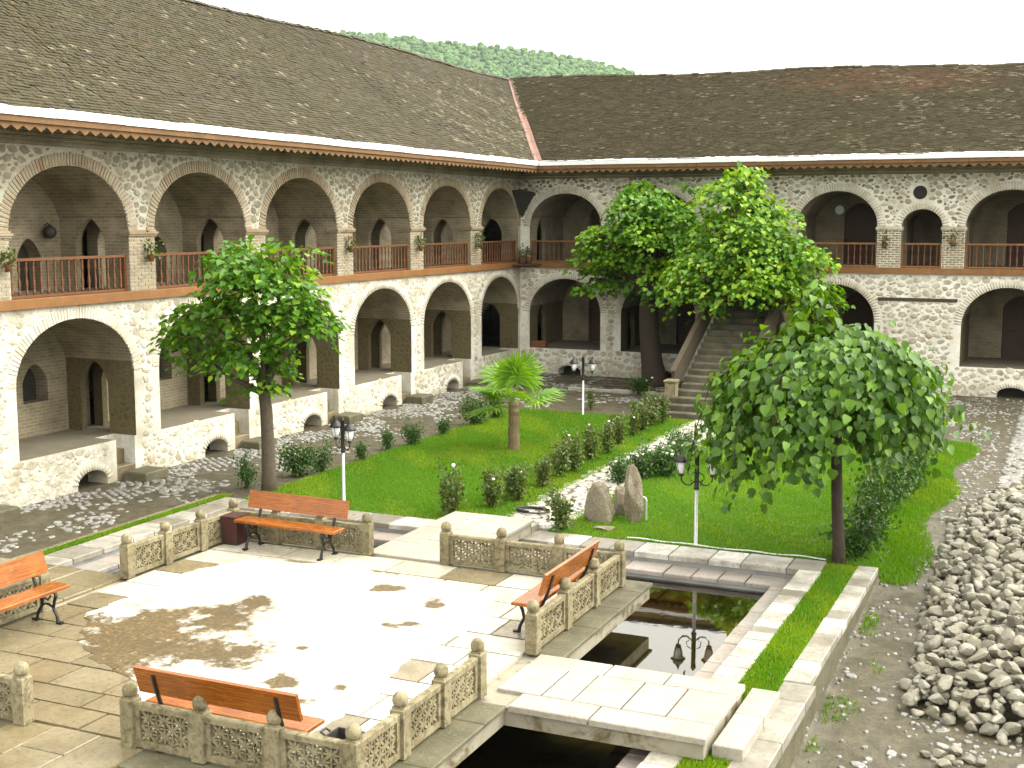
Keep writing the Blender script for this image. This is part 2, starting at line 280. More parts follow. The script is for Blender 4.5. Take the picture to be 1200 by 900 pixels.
# ------------------------------------------------------------------ object helpers
WL = {}
def link(o, parent, world=True):
    COL.objects.link(o); orig = Vector(o.location)
    if parent is not None:
        o.parent = parent
        if world: o.location = orig - WL.get(parent.name, Vector((0, 0, 0)))
    WL[o.name] = orig; return o
def tag(o, label=None, cat=None, group=None, kind=None):
    if label: o['label'] = label
    if cat: o['category'] = cat
    if group: o['group'] = group
    if kind: o['kind'] = kind
    return o
def empty(name, loc, rz=0):
    o = bpy.data.objects.new(name, None); o.location = loc; o.rotation_euler = (0, 0, rz); o.empty_display_size = .2
    COL.objects.link(o); WL[o.name] = Vector(loc); return o
def mesh_np(name, V, faces, mat, smooth=False, attrs=None):
    """V (n,3); faces: list of (m,k) int arrays"""
    me = bpy.data.meshes.new(name); V = np.ascontiguousarray(V, dtype=np.float32)
    faces = [np.asarray(f, dtype=np.int32) for f in faces if len(f)]
    me.vertices.add(len(V)); me.vertices.foreach_set('co', V.ravel())
    nl = sum(f.size for f in faces); npo = sum(len(f) for f in faces)
    me.loops.add(nl); me.polygons.add(npo)
    me.loops.foreach_set('vertex_index', np.concatenate([f.ravel() for f in faces]))
    st = []; k0 = 0
    for f in faces:
        st.append(k0 + np.arange(len(f)) * f.shape[1]); k0 += f.size
    me.polygons.foreach_set('loop_start', np.concatenate(st).astype(np.int32))
    if smooth: me.polygons.foreach_set('use_smooth', np.ones(npo, dtype=bool))
    me.update(calc_edges=True); me.validate()
    if attrs:
        for k, a in attrs.items():
            at = me.attributes.new(k, 'FLOAT', 'POINT'); at.data.foreach_set('value', np.ascontiguousarray(a, dtype=np.float32))
    if mat: me.materials.append(MATS[mat])
    return me
class MB:
    def __init__(s): s.v = []; s.f = []
    def add(s, vs, fs):
        o = len(s.v); s.v += [tuple(p) for p in vs]; s.f += [tuple(i + o for i in f) for f in fs]; return s
    def quad(s, a, b_, c, d_): return s.add([a, b_, c, d_], [(0, 1, 2, 3)])
    def box(s, x0, x1, y0, y1, z0, z1):
        return s.add([(x0, y0, z0), (x1, y0, z0), (x1, y1, z0), (x0, y1, z0), (x0, y0, z1), (x1, y0, z1), (x1, y1, z1), (x0, y1, z1)],
                     [(0, 3, 2, 1), (4, 5, 6, 7), (0, 1, 5, 4), (1, 2, 6, 5), (2, 3, 7, 6), (3, 0, 4, 7)])
    def cbox(s, x0, x1, y0, y1, z0, z1, c=.012):   # box with chamfered top edge
        a = [(x0, y0, z0), (x1, y0, z0), (x1, y1, z0), (x0, y1, z0)]
        m = [(x0, y0, z1 - c), (x1, y0, z1 - c), (x1, y1, z1 - c), (x0, y1, z1 - c)]
        t = [(x0 + c, y0 + c, z1), (x1 - c, y0 + c, z1), (x1 - c, y1 - c, z1), (x0 + c, y1 - c, z1)]
        fs = [(0, 3, 2, 1), (8, 9, 10, 11)]
        for i in range(4):
            j = (i + 1) % 4; fs += [(i, j, 4 + j, 4 + i), (4 + i, 4 + j, 8 + j, 8 + i)]
        return s.add(a + m + t, fs)
    def prism(s, pts, off):
        n = len(pts); off = Vector(off); q = [Vector(p) for p in pts]
        return s.add(q + [p + off for p in q], [tuple(range(n))[::-1], tuple(range(n, 2 * n))] + [(i, (i + 1) % n, n + (i + 1) % n, n + i) for i in range(n)])
    def lathe(s, prof, n=12, c=(0, 0, 0)):
        c = Vector(c); vs = []; fs = []
        for r, z in prof:
            for k in range(n):
                a = 2 * PI * k / n; vs.append((c.x + r * math.cos(a), c.y + r * math.sin(a), c.z + z))
        for i in range(len(prof) - 1):
            for k in range(n):
                k2 = (k + 1) % n; fs.append((i * n + k, i * n + k2, (i + 1) * n + k2, (i + 1) * n + k))
        fs.append(tuple(range(n))[::-1]); fs.append(tuple((len(prof) - 1) * n + k for k in range(n)))
        return s.add(vs, fs)
    def tube(s, pts, rad, n=7):
        pts = [Vector(p) for p in pts]; m = len(pts)
        if not hasattr(rad, '__len__'): rad = [rad] * m
        vs = []; fs = []
        for i, p in enumerate(pts):
            t = (pts[min(i + 1, m - 1)] - pts[max(i - 1, 0)]).normalized(); a = t.cross(Vector((.13, .21, 1)) if abs(t.z) < .9 else Vector((1, .1, 0))).normalized(); b2 = t.cross(a)
            for k in range(n):
                an = 2 * PI * k / n; vs.append(p + (a * math.cos(an) + b2 * math.sin(an)) * rad[i])
        for i in range(m - 1):
            for k in range(n):
                k2 = (k + 1) % n; fs.append((i * n + k, i * n + k2, (i + 1) * n + k2, (i + 1) * n + k))
        fs += [tuple(range(n))[::-1], tuple((m - 1) * n + k for k in range(n))]
        return s.add(vs, fs)
    def mesh(s, name, mat, smooth=False):
        me = bpy.data.meshes.new(name); me.from_pydata(s.v, [], s.f); me.validate()
        if mat: me.materials.append(MATS[mat])
        if smooth: me.polygons.foreach_set('use_smooth', [True] * len(me.polygons))
        me.update(); return me
    def build(s, name, mat, parent=None, world=True, smooth=False):
        return link(bpy.data.objects.new(name, s.mesh(name, mat, smooth)), parent, world)
def inst(name, me, mw, parent=None):
    """object with world matrix mw under an unrotated parent"""
    o = bpy.data.objects.new(name, me); COL.objects.link(o)
    if parent is not None:
        o.parent = parent; mw = Matrix.Translation(-WL.get(parent.name, Vector((0, 0, 0)))) @ mw
    o.matrix_basis = mw; return o
def np_obj(name, me, parent=None): return link(bpy.data.objects.new(name, me), parent)
def me_arrays(me):
    V = np.empty(len(me.vertices) * 3, np.float32); me.vertices.foreach_get('co', V)
    return V.reshape(-1, 3), [tuple(p.vertices) for p in me.polygons]
def joined(name, items, mat, smooth=False):
    """items: list of (mesh, Matrix); one mesh with a per-piece var"""
    cache = {}; Vs = []; tri = []; quad = []; var = []; base = 0
    for me, M in items:
        if me.name not in cache:
            V, F = me_arrays(me); T = [f for f in F if len(f) == 3]; Q = [f for f in F if len(f) == 4]
            for f in F:
                if len(f) > 4: T += [(f[0], f[i], f[i + 1]) for i in range(1, len(f) - 1)]
            cache[me.name] = (V, np.array(T, np.int32).reshape(-1, 3), np.array(Q, np.int32).reshape(-1, 4))
        V, T, Q = cache[me.name]; A = np.array(M, np.float32)
        Vs.append(V @ A[:3, :3].T + A[:3, 3]); tri.append(T + base); quad.append(Q + base); var.append(np.full(len(V), rnd.random())); base += len(V)
    return mesh_np(name, np.concatenate(Vs), [np.concatenate(tri), np.concatenate(quad)], mat, smooth, {'var': np.concatenate(var)})
def frame(origin, ux, uy, uz, sx=1, sy=1, sz=1):
    M = Matrix.Identity(4)
    for i, (a, k) in enumerate(((ux, sx), (uy, sy), (uz, sz))):
        for j in range(3): M[j][i] = a[j] * k
    for j in range(3): M[j][3] = origin[j]
    return M
def pieces(name, items, mat, parent, limit=300, smooth=False):
    """the `limit` pieces that show largest are objects, the others one stuff part"""
    def size(it):
        M = it[1]; o = M.to_translation(); x, y = pix(o); dist = (o - _C).length
        s_ = M.to_scale(); a = s_.x * s_.y if min(s_) > 0 else 0
        vis = 1 if -20 < x < 1220 and -20 < y < 920 and (o - _C).dot(_fw) > 0 else .02
        return -vis * a / dist ** 2
    items = sorted(items, key=size)
    for me, M in items[:limit]: inst(name, me, M, parent)
    if len(items) > limit:
        o = np_obj(name + '_rest', joined(name + '_rest', items[limit:], mat, smooth), parent); o['kind'] = 'stuff'

# ================================================================== SETTING: ground
XL, YB = -19.1, 43.4
PW, PE, PN, PS = -15.85, -2.82, 21.0, 5.9          # pool surround, outer edges
def sst(a, b_, x):
    t = min(max((x - a) / (b_ - a), 0), 1); return t * t * (3 - 2 * t)
def gz(x, y):
    if -40 < x < 40: return sst(-3.0, -2.78, x) * max(min(0, -.08 * (23.5 - y)), -1.3)
    return 0.0
def grid_lines(far, near, extra): return sorted(set([round(v, 4) for v in far + near + extra]))
gx = grid_lines([-3000, -1200, -500, -200, -90, -45], [-34 + .5 * i for i in range(85)], [PW, PE, -3.0, -2.92, -2.78, 14, 25, 60, 150, 400, 1200, 3000])
gy = grid_lines([-3000, -1000, -300, -100, -40, -15], [-4 + .5 * i for i in range(120)], [PS, PN, 70, 90, 140, 300, 700, 1200, 3000])
V = []; F = []
for x in gx:
    for y in gy: V.append((x, y, gz(x, y) + (rnd.uniform(-.012, .012) if -19 < x < 8 and 8 < y < 43 and not (PW - .4 < x < PE + .2 and y < PN + .3) else 0)))
for i in range(len(gx) - 1):
    for j in range(len(gy) - 1):
        cx, cy = (gx[i] + gx[i + 1]) / 2, (gy[j] + gy[j + 1]) / 2
        if PW < cx < PE and PS < cy < PN: continue
        F.append((i * len(gy) + j, (i + 1) * len(gy) + j, (i + 1) * len(gy) + j + 1, i * len(gy) + j + 1))
ground = np_obj('ground', mesh_np('ground', np.array(V), [np.array(F)], 'wet_ground', True)); tag(ground, kind='structure')
def PG(x, y, h=0.0):                                # pixel on the sloping ground
    z = 0
    for _ in range(6): p = PZ(x, y, z + h); z = gz(p.x, p.y)
    return PZ(x, y, z + h)

# lawns
def lawn_poly(name, x0, x1, y0, y1, z=.004):
    m = MB(); nx = max(2, int((x1 - x0) / .5)); ny = max(2, int((y1 - y0) / .5))
    for i in range(nx):
        for j in range(ny):
            a, c, d_, e_ = x0 + (x1 - x0) * i / nx, x0 + (x1 - x0) * (i + 1) / nx, y0 + (y1 - y0) * j / ny, y0 + (y1 - y0) * (j + 1) / ny
            m.quad((a, d_, z), (c, d_, z), (c, e_, z), (a, e_, z))
    o = m.build(name, 'soil_grass'); tag(o, kind='structure'); return o
LAWNS = [(-15.45, -9.78, 21.02, 34.7), (-8.72, -3.0, 21.02, 34.2)]
for q in LAWNS: lawn_poly('lawn', *q, z=.022)
def blades(name, n, x0, x1, y0, y1, h0, h1, zf, mask=None, width=.011):
    P = np.column_stack([rng.uniform(x0, x1, n), rng.uniform(y0, y1, n)])
    if mask is not None: P = P[mask(P)]
    n = len(P); z = np.array([zf(x, y) for x, y in P]) if callable(zf) else np.full(n, zf)
    a = rng.uniform(0, 2 * PI, n); h = rng.uniform(h0, h1, n); ln = rng.uniform(0, .6, n) * h; la = rng.uniform(0, 2 * PI, n); wd = width * rng.uniform(.7, 1.4, n)
    b0 = np.column_stack([P[:, 0] - wd * np.cos(a), P[:, 1] - wd * np.sin(a), z]); b1 = np.column_stack([P[:, 0] + wd * np.cos(a), P[:, 1] + wd * np.sin(a), z])
    t = np.column_stack([P[:, 0] + ln * np.cos(la), P[:, 1] + ln * np.sin(la), z + h])
    Vv = np.stack([b0, b1, t], 1).reshape(-1, 3); Ff = np.arange(3 * n).reshape(-1, 3)
    pv = .5 + .35 * np.sin(P[:, 0] * 1.7 + 2 * np.sin(P[:, 1] * .8)) * np.sin(P[:, 1] * 1.3); pw = np.clip(.5 + .6 * np.sin(P[:, 0] * .9 + 1.3 * np.sin(P[:, 1] * .55)) * np.sin(P[:, 1] * .7 - P[:, 0] * .3) + .25 * np.sin(P[:, 0] * 3.7 + P[:, 1] * 2.9), 0, 1); vv = np.clip(pw * .62 + rng.uniform(0, .38, n), 0, .99)
    return np_obj(name, mesh_np(name, Vv, [Ff], 'grass_blade', False, {'var': np.repeat(vv, 3)}))
for (q, n, lab) in ((LAWNS[0], 150000, 'short mown green grass of the lawn around the palm'), (LAWNS[1], 120000, 'short mown green grass of the lawn below the weeping tree')):
    tag(blades('lawn_grass', n, *q, .02, .06, .02), lab, 'grass', kind='stuff')
# ragged verge east of the lawn and tufts down the earth path
def verge(P):
    nn = np.sin(P[:, 0] * 3.1 + 1) * np.sin(P[:, 1] * 1.9) + .6 * np.sin(P[:, 1] * 4.3 + P[:, 0] * 2)
    edge = -2.45 + .18 * np.sin(P[:, 1] * 1.2) + np.where(P[:, 1] < 21, -.1, 0)
    dens = np.where(P[:, 1] > 20.9, 1.0, np.clip((P[:, 1] - 12) / 20, .05, 1))
    return (P[:, 0] < edge + .2 - rng.uniform(0, 1, len(P)) ** 2 * .75) & ((P[:, 1] > 20.9) | (nn > .35)) & (rng.uniform(0, 1, len(P)) < dens) & ((P[:, 0] > -2.76) | (P[:, 1] > 21.1))
tag(blades('verge_grass', 70000, -3.05, -2.05, 12, 34, .03, .09, gz, verge, .013), 'ragged grass verge and tufts along the earth path', 'grass', kind='stuff')

# ================================================================== BUILDING
bld = empty('caravanserai_building', (XL, YB, 0))
tag(bld, 'two-storey stone and brick arcaded courtyard building with brown tiled roofs', 'building')
def ptL(u, v, d=0): return (XL - d, u, v)
def ptB(u, v, d=0): return (u, YB + d, v)
def arch_pts(o0, o1, zs, za, n=22, pointed=False):
    c, a, h = (o0 + o1) / 2, (o1 - o0) / 2, za - zs; out = []
    for i in range(n + 1):
        t = PI - PI * i / n; x = math.cos(t)
        y = (1 - abs(x) ** 1.7) ** .78 if pointed else math.sin(t)
        out.append((c + a * x, zs + h * y))
    return out
def panel(mb, pt, u0, u1, v0, v1, op=None, reveal=0, sill=False):
    if op is None: mb.quad(pt(u0, v0), pt(u1, v0), pt(u1, v1), pt(u0, v1)); return
    o0, o1, vo, zs, za, ptd = op
    A = arch_pts(o0, o1, zs, za, 20, ptd)
    if o0 > u0: mb.quad(pt(u0, v0), pt(o0, v0), pt(o0, v1), pt(u0, v1))
    if u1 > o1: mb.quad(pt(o1, v0), pt(u1, v0), pt(u1, v1), pt(o1, v1))
    if vo > v0: mb.quad(pt(o0, v0), pt(o1, v0), pt(o1, vo), pt(o0, vo))
    for (a, b_), (c, d_) in zip(A, A[1:]): mb.quad(pt(a, b_), pt(c, d_), pt(c, v1), pt(a, v1))
    if reveal:
        pr = lambda u, v: pt(u, v, reveal)
        mb.quad(pt(o0, vo), pr(o0, vo), pr(o0, zs), pt(o0, zs)); mb.quad(pt(o1, vo), pr(o1, vo), pr(o1, zs), pt(o1, zs))
        for (a, b_), (c, d_) in zip(A, A[1:]): mb.quad(pt(a, b_), pt(c, d_), pr(c, d_), pr(a, b_))
        if sill: mb.quad(pt(o0, vo), pt(o1, vo), pr(o1, vo), pr(o0, vo))
FL, FU = .92, 4.13
PC = [22.53 + 4.27 * k for k in range(-3, 5)]
baysL = [(PC[i], PC[i + 1], PC[i] + .42, PC[i + 1] - .42) for i in range(len(PC) - 1)] + [(PC[-1], YB, PC[-1] + .42, 43.2)]
baysB = [(XL, -15.52, -18.72, -15.92), (-15.52, -11.95, -15.13, -12.36), (-11.95, -9.25, -11.55, -9.65), (-9.25, -4.85, -8.9, -6.24), (-4.85, -.35, -3.5, -.75), (-.35, 3.2, .05, 2.8), (3.2, 6.8, 3.6, 6.4)]
LS, LA, US, UA = 2.38, 3.65, 5.45, 6.80        # left wing: spring and apex of lower and upper arches
BS, BA, VS, VA = 2.30, 3.54, 5.45, 6.64        # back wing
DEPL, DEPB = 1.95, 3.3
walls = {k: MB() for k in ('low', 'up', 'vault', 'rub', 'floor', 'void')}
wallsB = {k: MB() for k in ('low', 'up', 'vault', 'rub', 'floor', 'void')}
OPEN = {'L': [], 'B': []}                      # openings for the stone scatter: (o0,o1,vo,zs,za)
def bay(W, pt, key, p0, p1, o0, o1, fl, zs, za, dep, ztop, zbot, front, inner, doors=(0.72, 1.5), dapex=.0, backdoor=None, small=None):
    panel(W[front], pt, p0, p1, fl, ztop, (o0, o1, fl, zs, za, False)); OPEN[key].append((o0, o1, fl, zs, za))
    vj = zs + dapex
    A = [q for q in arch_pts(o0, o1, zs, za, 26)]
    low = [q for q in A if q[1] > vj]
    first, last = low[0], low[-1]
    prof = [(o0, vj), first] + low[1:-1] + [last, (o1, vj)]
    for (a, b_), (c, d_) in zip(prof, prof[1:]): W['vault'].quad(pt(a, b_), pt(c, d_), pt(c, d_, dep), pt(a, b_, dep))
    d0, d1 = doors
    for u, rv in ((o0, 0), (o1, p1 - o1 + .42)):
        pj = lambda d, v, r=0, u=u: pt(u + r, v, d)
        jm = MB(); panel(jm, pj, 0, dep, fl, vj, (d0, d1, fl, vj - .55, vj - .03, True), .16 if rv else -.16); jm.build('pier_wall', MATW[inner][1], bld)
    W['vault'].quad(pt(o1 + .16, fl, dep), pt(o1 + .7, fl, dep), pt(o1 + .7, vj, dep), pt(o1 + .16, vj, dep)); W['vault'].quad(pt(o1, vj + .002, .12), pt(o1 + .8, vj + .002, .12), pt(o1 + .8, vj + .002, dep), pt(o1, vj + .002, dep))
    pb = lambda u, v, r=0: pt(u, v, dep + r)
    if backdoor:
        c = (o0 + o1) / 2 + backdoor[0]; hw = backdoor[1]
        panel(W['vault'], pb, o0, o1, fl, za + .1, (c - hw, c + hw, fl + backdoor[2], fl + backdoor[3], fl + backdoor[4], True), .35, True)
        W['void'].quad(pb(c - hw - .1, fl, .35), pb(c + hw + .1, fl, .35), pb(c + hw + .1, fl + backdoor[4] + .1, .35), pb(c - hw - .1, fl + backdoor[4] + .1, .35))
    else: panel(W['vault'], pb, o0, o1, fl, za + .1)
def fresh(W):
    W = dict(W)
    for k in ('vault', 'rub', 'floor', 'void'): W[k] = MB()
    return W
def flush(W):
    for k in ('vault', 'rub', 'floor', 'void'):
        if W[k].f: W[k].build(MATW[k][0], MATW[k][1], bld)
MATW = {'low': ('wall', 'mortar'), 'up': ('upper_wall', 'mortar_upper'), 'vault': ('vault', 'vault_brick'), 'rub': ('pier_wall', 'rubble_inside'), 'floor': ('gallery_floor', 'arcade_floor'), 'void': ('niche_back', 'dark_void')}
for i, (p0, p1, o0, o1) in enumerate(baysL):
    W = fresh(walls); c = (o0 + o1) / 2
    bay(W, ptL, 'L', p0, p1, o0, o1, FL, LS, LA, DEPL, 3.95, 0, 'low', 'rub', (.75, 1.55), .2, (.75, .37, .75, 1.2, 1.6))
    lowf = W['floor']; flush({**W, 'floor': MB()}); W = fresh(walls); W['floor'] = lowf
    bay(W, ptL, 'L', p0, p1, o0, o1, FU, US, UA, DEPL, 7.62, 0, 'up', 'vault', (.68, 1.5), .3, (.75, .34, .0, .75, 1.15))
    # plinth, cellar mouth, notch with steps
    n0, n1 = o1 - .66, o1 - .06; cc = c + .3
    panel(W['low'], ptL, p0, n0, -.5, FL, (cc - .45, cc + .45, -.06, .1, .37, False), .55, True); OPEN['L'].append((cc - .45, cc + .45, -.06, .1, .37))
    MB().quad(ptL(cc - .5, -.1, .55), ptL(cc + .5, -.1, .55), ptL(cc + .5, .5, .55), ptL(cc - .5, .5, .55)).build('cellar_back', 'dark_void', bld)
    panel(W['low'], ptL, n1, p1, -.5, FL); OPEN['L'].append((n0, n1, -.5, FL, FL + .01))
    for u in (n0, n1): W['low'].quad(ptL(u, -.1, 0), ptL(u, -.1, .6), ptL(u, FL, .6), ptL(u, FL, 0))
    W['low'].quad(ptL(n0, -.1, .6), ptL(n1, -.1, .6), ptL(n1, FL, .6), ptL(n0, FL, .6))
    f = W['floor']
    for (ua, ub, da, db) in ((p0, n0, 0, .6), (n1, p1, 0, .6), (p0, p1, .6, DEPL)): f.quad(ptL(ua, FL, da), ptL(ub, FL, da), ptL(ub, FL, db), ptL(ua, FL, db))
    flush(W); W = fresh(walls); W['floor'].quad(ptL(p0, FU, -.02), ptL(p1, FU, -.02), ptL(p1, FU, DEPL), ptL(p0, FU, DEPL))
    flush(W)
for i, (p0, p1, o0, o1) in enumerate(baysB):
    W = fresh(wallsB); c = (o0 + o1) / 2; fz = FL + .03; bd = (.25, .55, 0, 1.75, 2.15)
    if i == 4:                                       # solid stretch left of this arch, with the small upper arch
        bay(W, ptB, 'B', p0 + .95, p1, o0, o1, fz, BS, BA, DEPB, 3.95, 0, 'low', 'rub', (.75, 1.55), .2, bd)
        flush(W); W = fresh(wallsB)
        bay(W, ptB, 'B', -3.84, p1, o0, o1, FU, VS, VA, DEPB, 7.62, 0, 'up', 'vault', (.68, 1.5), .3, bd)
        flush(W); W = fresh(wallsB)
        bay(W, ptB, 'B', -5.87, -3.84, -5.48, -4.2, FU, VS, 6.03, DEPB, 7.62, 0, 'up', 'vault', (.68, 1.5), .25, None)
    elif i == 3:
        bay(W, ptB, 'B', p0, -3.9, o0, o1, fz, BS, BA, DEPB, 3.95, 0, 'low', 'rub', (.75, 1.55), .2, bd)
        flush(W); W = fresh(wallsB)
        bay(W, ptB, 'B', p0, -5.87, o0, o1, FU, VS, VA, DEPB, 7.62, 0, 'up', 'vault', (.68, 1.5), .3, bd)
    else:
        bay(W, ptB, 'B', p0, p1, o0, o1, fz, BS, BA, DEPB, 3.95, 0, 'low', 'rub', (.75, 1.55), .2, bd)
        flush(W); W = fresh(wallsB)
        bay(W, ptB, 'B', p0, p1, o0, o1, FU, VS, VA, DEPB, 7.62, 0, 'up', 'vault', (.68, 1.5), .3, bd)
    cc = c + .2 if i != 4 else c + .25
    panel(W['low'], ptB, p0, p1, -.5, fz, (cc - .45, cc + .45, -.06, .1, .34, False), .55, True); OPEN['B'].append((cc - .45, cc + .45, -.06, .1, .34))
    MB().quad(ptB(cc - .5, -.1, .55), ptB(cc + .5, -.1, .55), ptB(cc + .5, .5, .55), ptB(cc - .5, .5, .55)).build('cellar_back', 'dark_void', bld)
    flush(W)
    for z in (fz, FU): W = fresh(wallsB); W['floor'].quad(ptB(p0, z, -.02 if z > 2 else 0), ptB(p1, z, -.02 if z > 2 else 0), ptB(p1, z, DEPB), ptB(p0, z, DEPB)); flush(W)
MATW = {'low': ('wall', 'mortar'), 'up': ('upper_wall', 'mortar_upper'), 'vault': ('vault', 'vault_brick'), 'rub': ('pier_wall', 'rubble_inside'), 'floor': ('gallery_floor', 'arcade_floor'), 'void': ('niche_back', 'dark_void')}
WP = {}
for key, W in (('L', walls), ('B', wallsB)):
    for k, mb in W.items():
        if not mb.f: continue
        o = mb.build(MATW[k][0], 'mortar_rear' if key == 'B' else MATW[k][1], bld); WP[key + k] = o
# outer shell (rear and end walls) closes the wings
m = MB(); m.box(-30, -29.7, 9.5, 64, -.5, 8); m.box(-30, 7, 63.5, 63.8, -.5, 8); m.box(6.85, 7.1, YB, 63.5, -.5, 11); m.box(-29.7, XL, 9.4, 9.7, -.5, 10)
m.build('outer_wall', 'mortar', bld)

# rubble stones
def stone_mesh(k):
    r_ = random.Random(k); n = r_.choice((5, 6, 7, 8)); vs = []; fs = []
    rr = [1 + r_.uniform(-.24, .16) for _ in range(n)]
    for s_, z in ((1.0, -.25), (.98, .35), (.72, 1.0)):
        for i in range(n):
            a = 2 * PI * i / n + .1; vs.append((s_ * rr[i] * math.cos(a), s_ * rr[i] * math.sin(a), z + (r_.uniform(-.12, .12) if z > 0 else 0)))
    vs.append((0, 0, 1.1))
    for L_ in range(2):
        for i in range(n): j = (i + 1) % n; fs.append((L_ * n + i, L_ * n + j, (L_ + 1) * n + j, (L_ + 1) * n + i))
    for i in range(n): fs.append((2 * n + i, 2 * n + (i + 1) % n, 3 * n))
    m = MB(); m.add(vs, fs); return m
SM = {mt: [stone_mesh(50 + k).mesh('stone', mt) for k in range(10)] for mt in ('wall_stone', 'wall_stone_dark')}
def in_open(u, v, ops, pad):
    for o0, o1, vo, zs, za in ops:
        if o0 - pad < u < o1 + pad and v > vo - .06 and v < za + pad:
            if v < zs: return True
            c, a, h = (o0 + o1) / 2, (o1 - o0) / 2 + pad, za - zs + pad
            if ((u - c) / a) ** 2 + ((v - zs) / h) ** 2 < 1: return True
    return False
def scatter(u0, u1, v0, v1, ops, pad, rmin, rmax, n, extra=None, gap=.98):
    cell = rmax * 2.2; G = {}; out = []
    for i in range(n):
        r = rmax - (rmax - rmin) * (i / n) ** .7; u = rnd.uniform(u0, u1); v = rnd.uniform(v0 + r * .8, v1 - r * .8)
        if in_open(u, v, ops, pad + r * .75): continue
        if extra and extra(u, v, r): continue
        ci, cj = int(u // cell), int(v // cell); ok = True
        for a in (-1, 0, 1):
            for b_ in (-1, 0, 1):
                for (x, y, q) in G.get((ci + a, cj + b_), ()):
                    if ((x - u) ** 2 + ((y - v) * 1.25) ** 2) < ((q + r) * gap) ** 2: ok = False; break
                if not ok: break
            if not ok: break
        if ok: G.setdefault((ci, cj), []).append((u, v, r)); out.append((u, v, r))
    return out
def stones_on(key, pt, un, ops, u0, u1, v0, v1, mt, pad, par, rmin, rmax, n, extra=None):
    nrm = Vector((1, 0, 0)) if key == 'L' else Vector((0, -1, 0)); items = []
    uu = Vector((0, 1, 0)) if key == 'L' else Vector((1, 0, 0)); vv = Vector((0, 0, 1))
    for u, v, r in scatter(u0, u1, v0, v1, ops, pad, rmin, rmax, n, extra):
        a = rnd.uniform(-.5, .5); e1 = uu * math.cos(a) + vv * math.sin(a); e2 = nrm.cross(e1)
        items.append((rnd.choice(SM[mt]), frame(pt(u, v), e1, e2, nrm, r * rnd.uniform(1.0, 1.28), r * rnd.uniform(.6, .9), rnd.uniform(.006, .017))))
    return items
opsL_low = [o for o in OPEN['L'] if o[2] < 2]; opsL_up = [o for o in OPEN['L'] if o[2] > 2]
opsB_low = [o for o in OPEN['B'] if o[2] < 2]; opsB_up = [o for o in OPEN['B'] if o[2] > 2]
it = stones_on('L', ptL, 0, opsL_low, 12, 43.3, -.05, 3.9, 'wall_stone', .25, None, .034, .14, 60000)
it += stones_on('B', ptB, 0, opsB_low, -19, 4, -.05, 3.9, 'wall_stone', .24, None, .036, .14, 42000)
pieces('stone', it, 'wall_stone', WP['Llow'])
pier = lambda u, v, r: v < US + .06 + r * .6
it = stones_on('L', ptL, 0, opsL_up, 12, 43.3, 5.5, 7.15, 'wall_stone_dark', .29, None, .035, .125, 32000, pier)
OC = Vector(PY(1078.5, 225.5, YB)); OR = .22
it += stones_on('B', ptB, 0, opsB_up, -19, 4, 5.5, 7.2, 'wall_stone', .26, None, .035, .12, 26000, lambda u, v, r: pier(u, v, r) or (u - OC.x) ** 2 + (v - OC.z) ** 2 < (OR + .1 + r) ** 2)
pieces('stone', it, 'wall_stone_dark', WP['Lup'])

# brick pieces: voussoir rings and pier bricks
def unit_box(mt):
    m = MB(); c = .12
    a = [(-.5, -.5, -.5), (.5, -.5, -.5), (.5, .5, -.5), (-.5, .5, -.5)]; t = [(-.47, -.44, .5), (.47, -.44, .5), (.47, .44, .5), (-.47, .44, .5)]
    m.add(a + t, [(4, 5, 6, 7)] + [(i, (i + 1) % 4, 4 + (i + 1) % 4, 4 + i) for i in range(4)]); return m.mesh('brick', mt)
UB = {mt: unit_box(mt) for mt in ('brick', 'brick_limewashed')}
def ring(pt, key, o0, o1, zs, za, mt, length, thick=.062, joint=.018, prot=.02):
    c, a, h = (o0 + o1) / 2, (o1 - o0) / 2, za - zs; items = []
    T = np.linspace(PI, 0, 400); xs = c + a * np.cos(T); zz = zs + h * np.sin(T); s_ = np.concatenate([[0], np.cumsum(np.hypot(np.diff(xs), np.diff(zz)))])
    n = int(s_[-1] / (thick + joint)); nrm = Vector((1, 0, 0)) if key == 'L' else Vector((0, -1, 0)); uu = Vector((0, 1, 0)) if key == 'L' else Vector((1, 0, 0)); vv = Vector((0, 0, 1))
    for k in range(n):
        t = np.interp((k + .5) / n * s_[-1], s_, T); nx, nz_ = math.cos(t) / a, math.sin(t) / h; l = math.hypot(nx, nz_); nx, nz_ = nx / l, nz_ / l
        ln = length * rnd.uniform(.9, 1.06); u = c + a * math.cos(t) + nx * ln / 2; v = zs + h * math.sin(t) + nz_ * ln / 2
        e1 = uu * nx + vv * nz_; e2 = nrm.cross(e1); pr = prot * rnd.uniform(.6, 1.5)
        items.append((UB[mt], frame(pt(u, v, -pr / 2 + .02), e1, e2, nrm, ln, thick * rnd.uniform(.85, 1.08), pr + .04)))
    return items
up = []; lo = []
for (p0, p1, o0, o1) in baysL: up += ring(ptL, 'L', o0, o1, US, UA, 'brick', .27); lo += ring(ptL, 'L', o0, o1, LS, LA, 'brick_limewashed', .24, prot=.014)
for i, (p0, p1, o0, o1) in enumerate(baysB): up += ring(ptB, 'B', o0, o1, VS, VA, 'brick_limewashed', .26); lo += ring(ptB, 'B', o0, o1, BS, BA, 'brick_limewashed', .24, prot=.014)
up += ring(ptB, 'B', -5.48, -4.2, VS, 6.03, 'brick_limewashed', .2)
for (key, pt, ops) in (('L', ptL, OPEN['L']), ('B', ptB, OPEN['B'])):
    for o0, o1, vo, zs, za in ops:
        if za < .6 and o1 - o0 > .8: lo += ring(pt, key, o0, o1, zs, za, 'brick_limewashed', .16, .055)
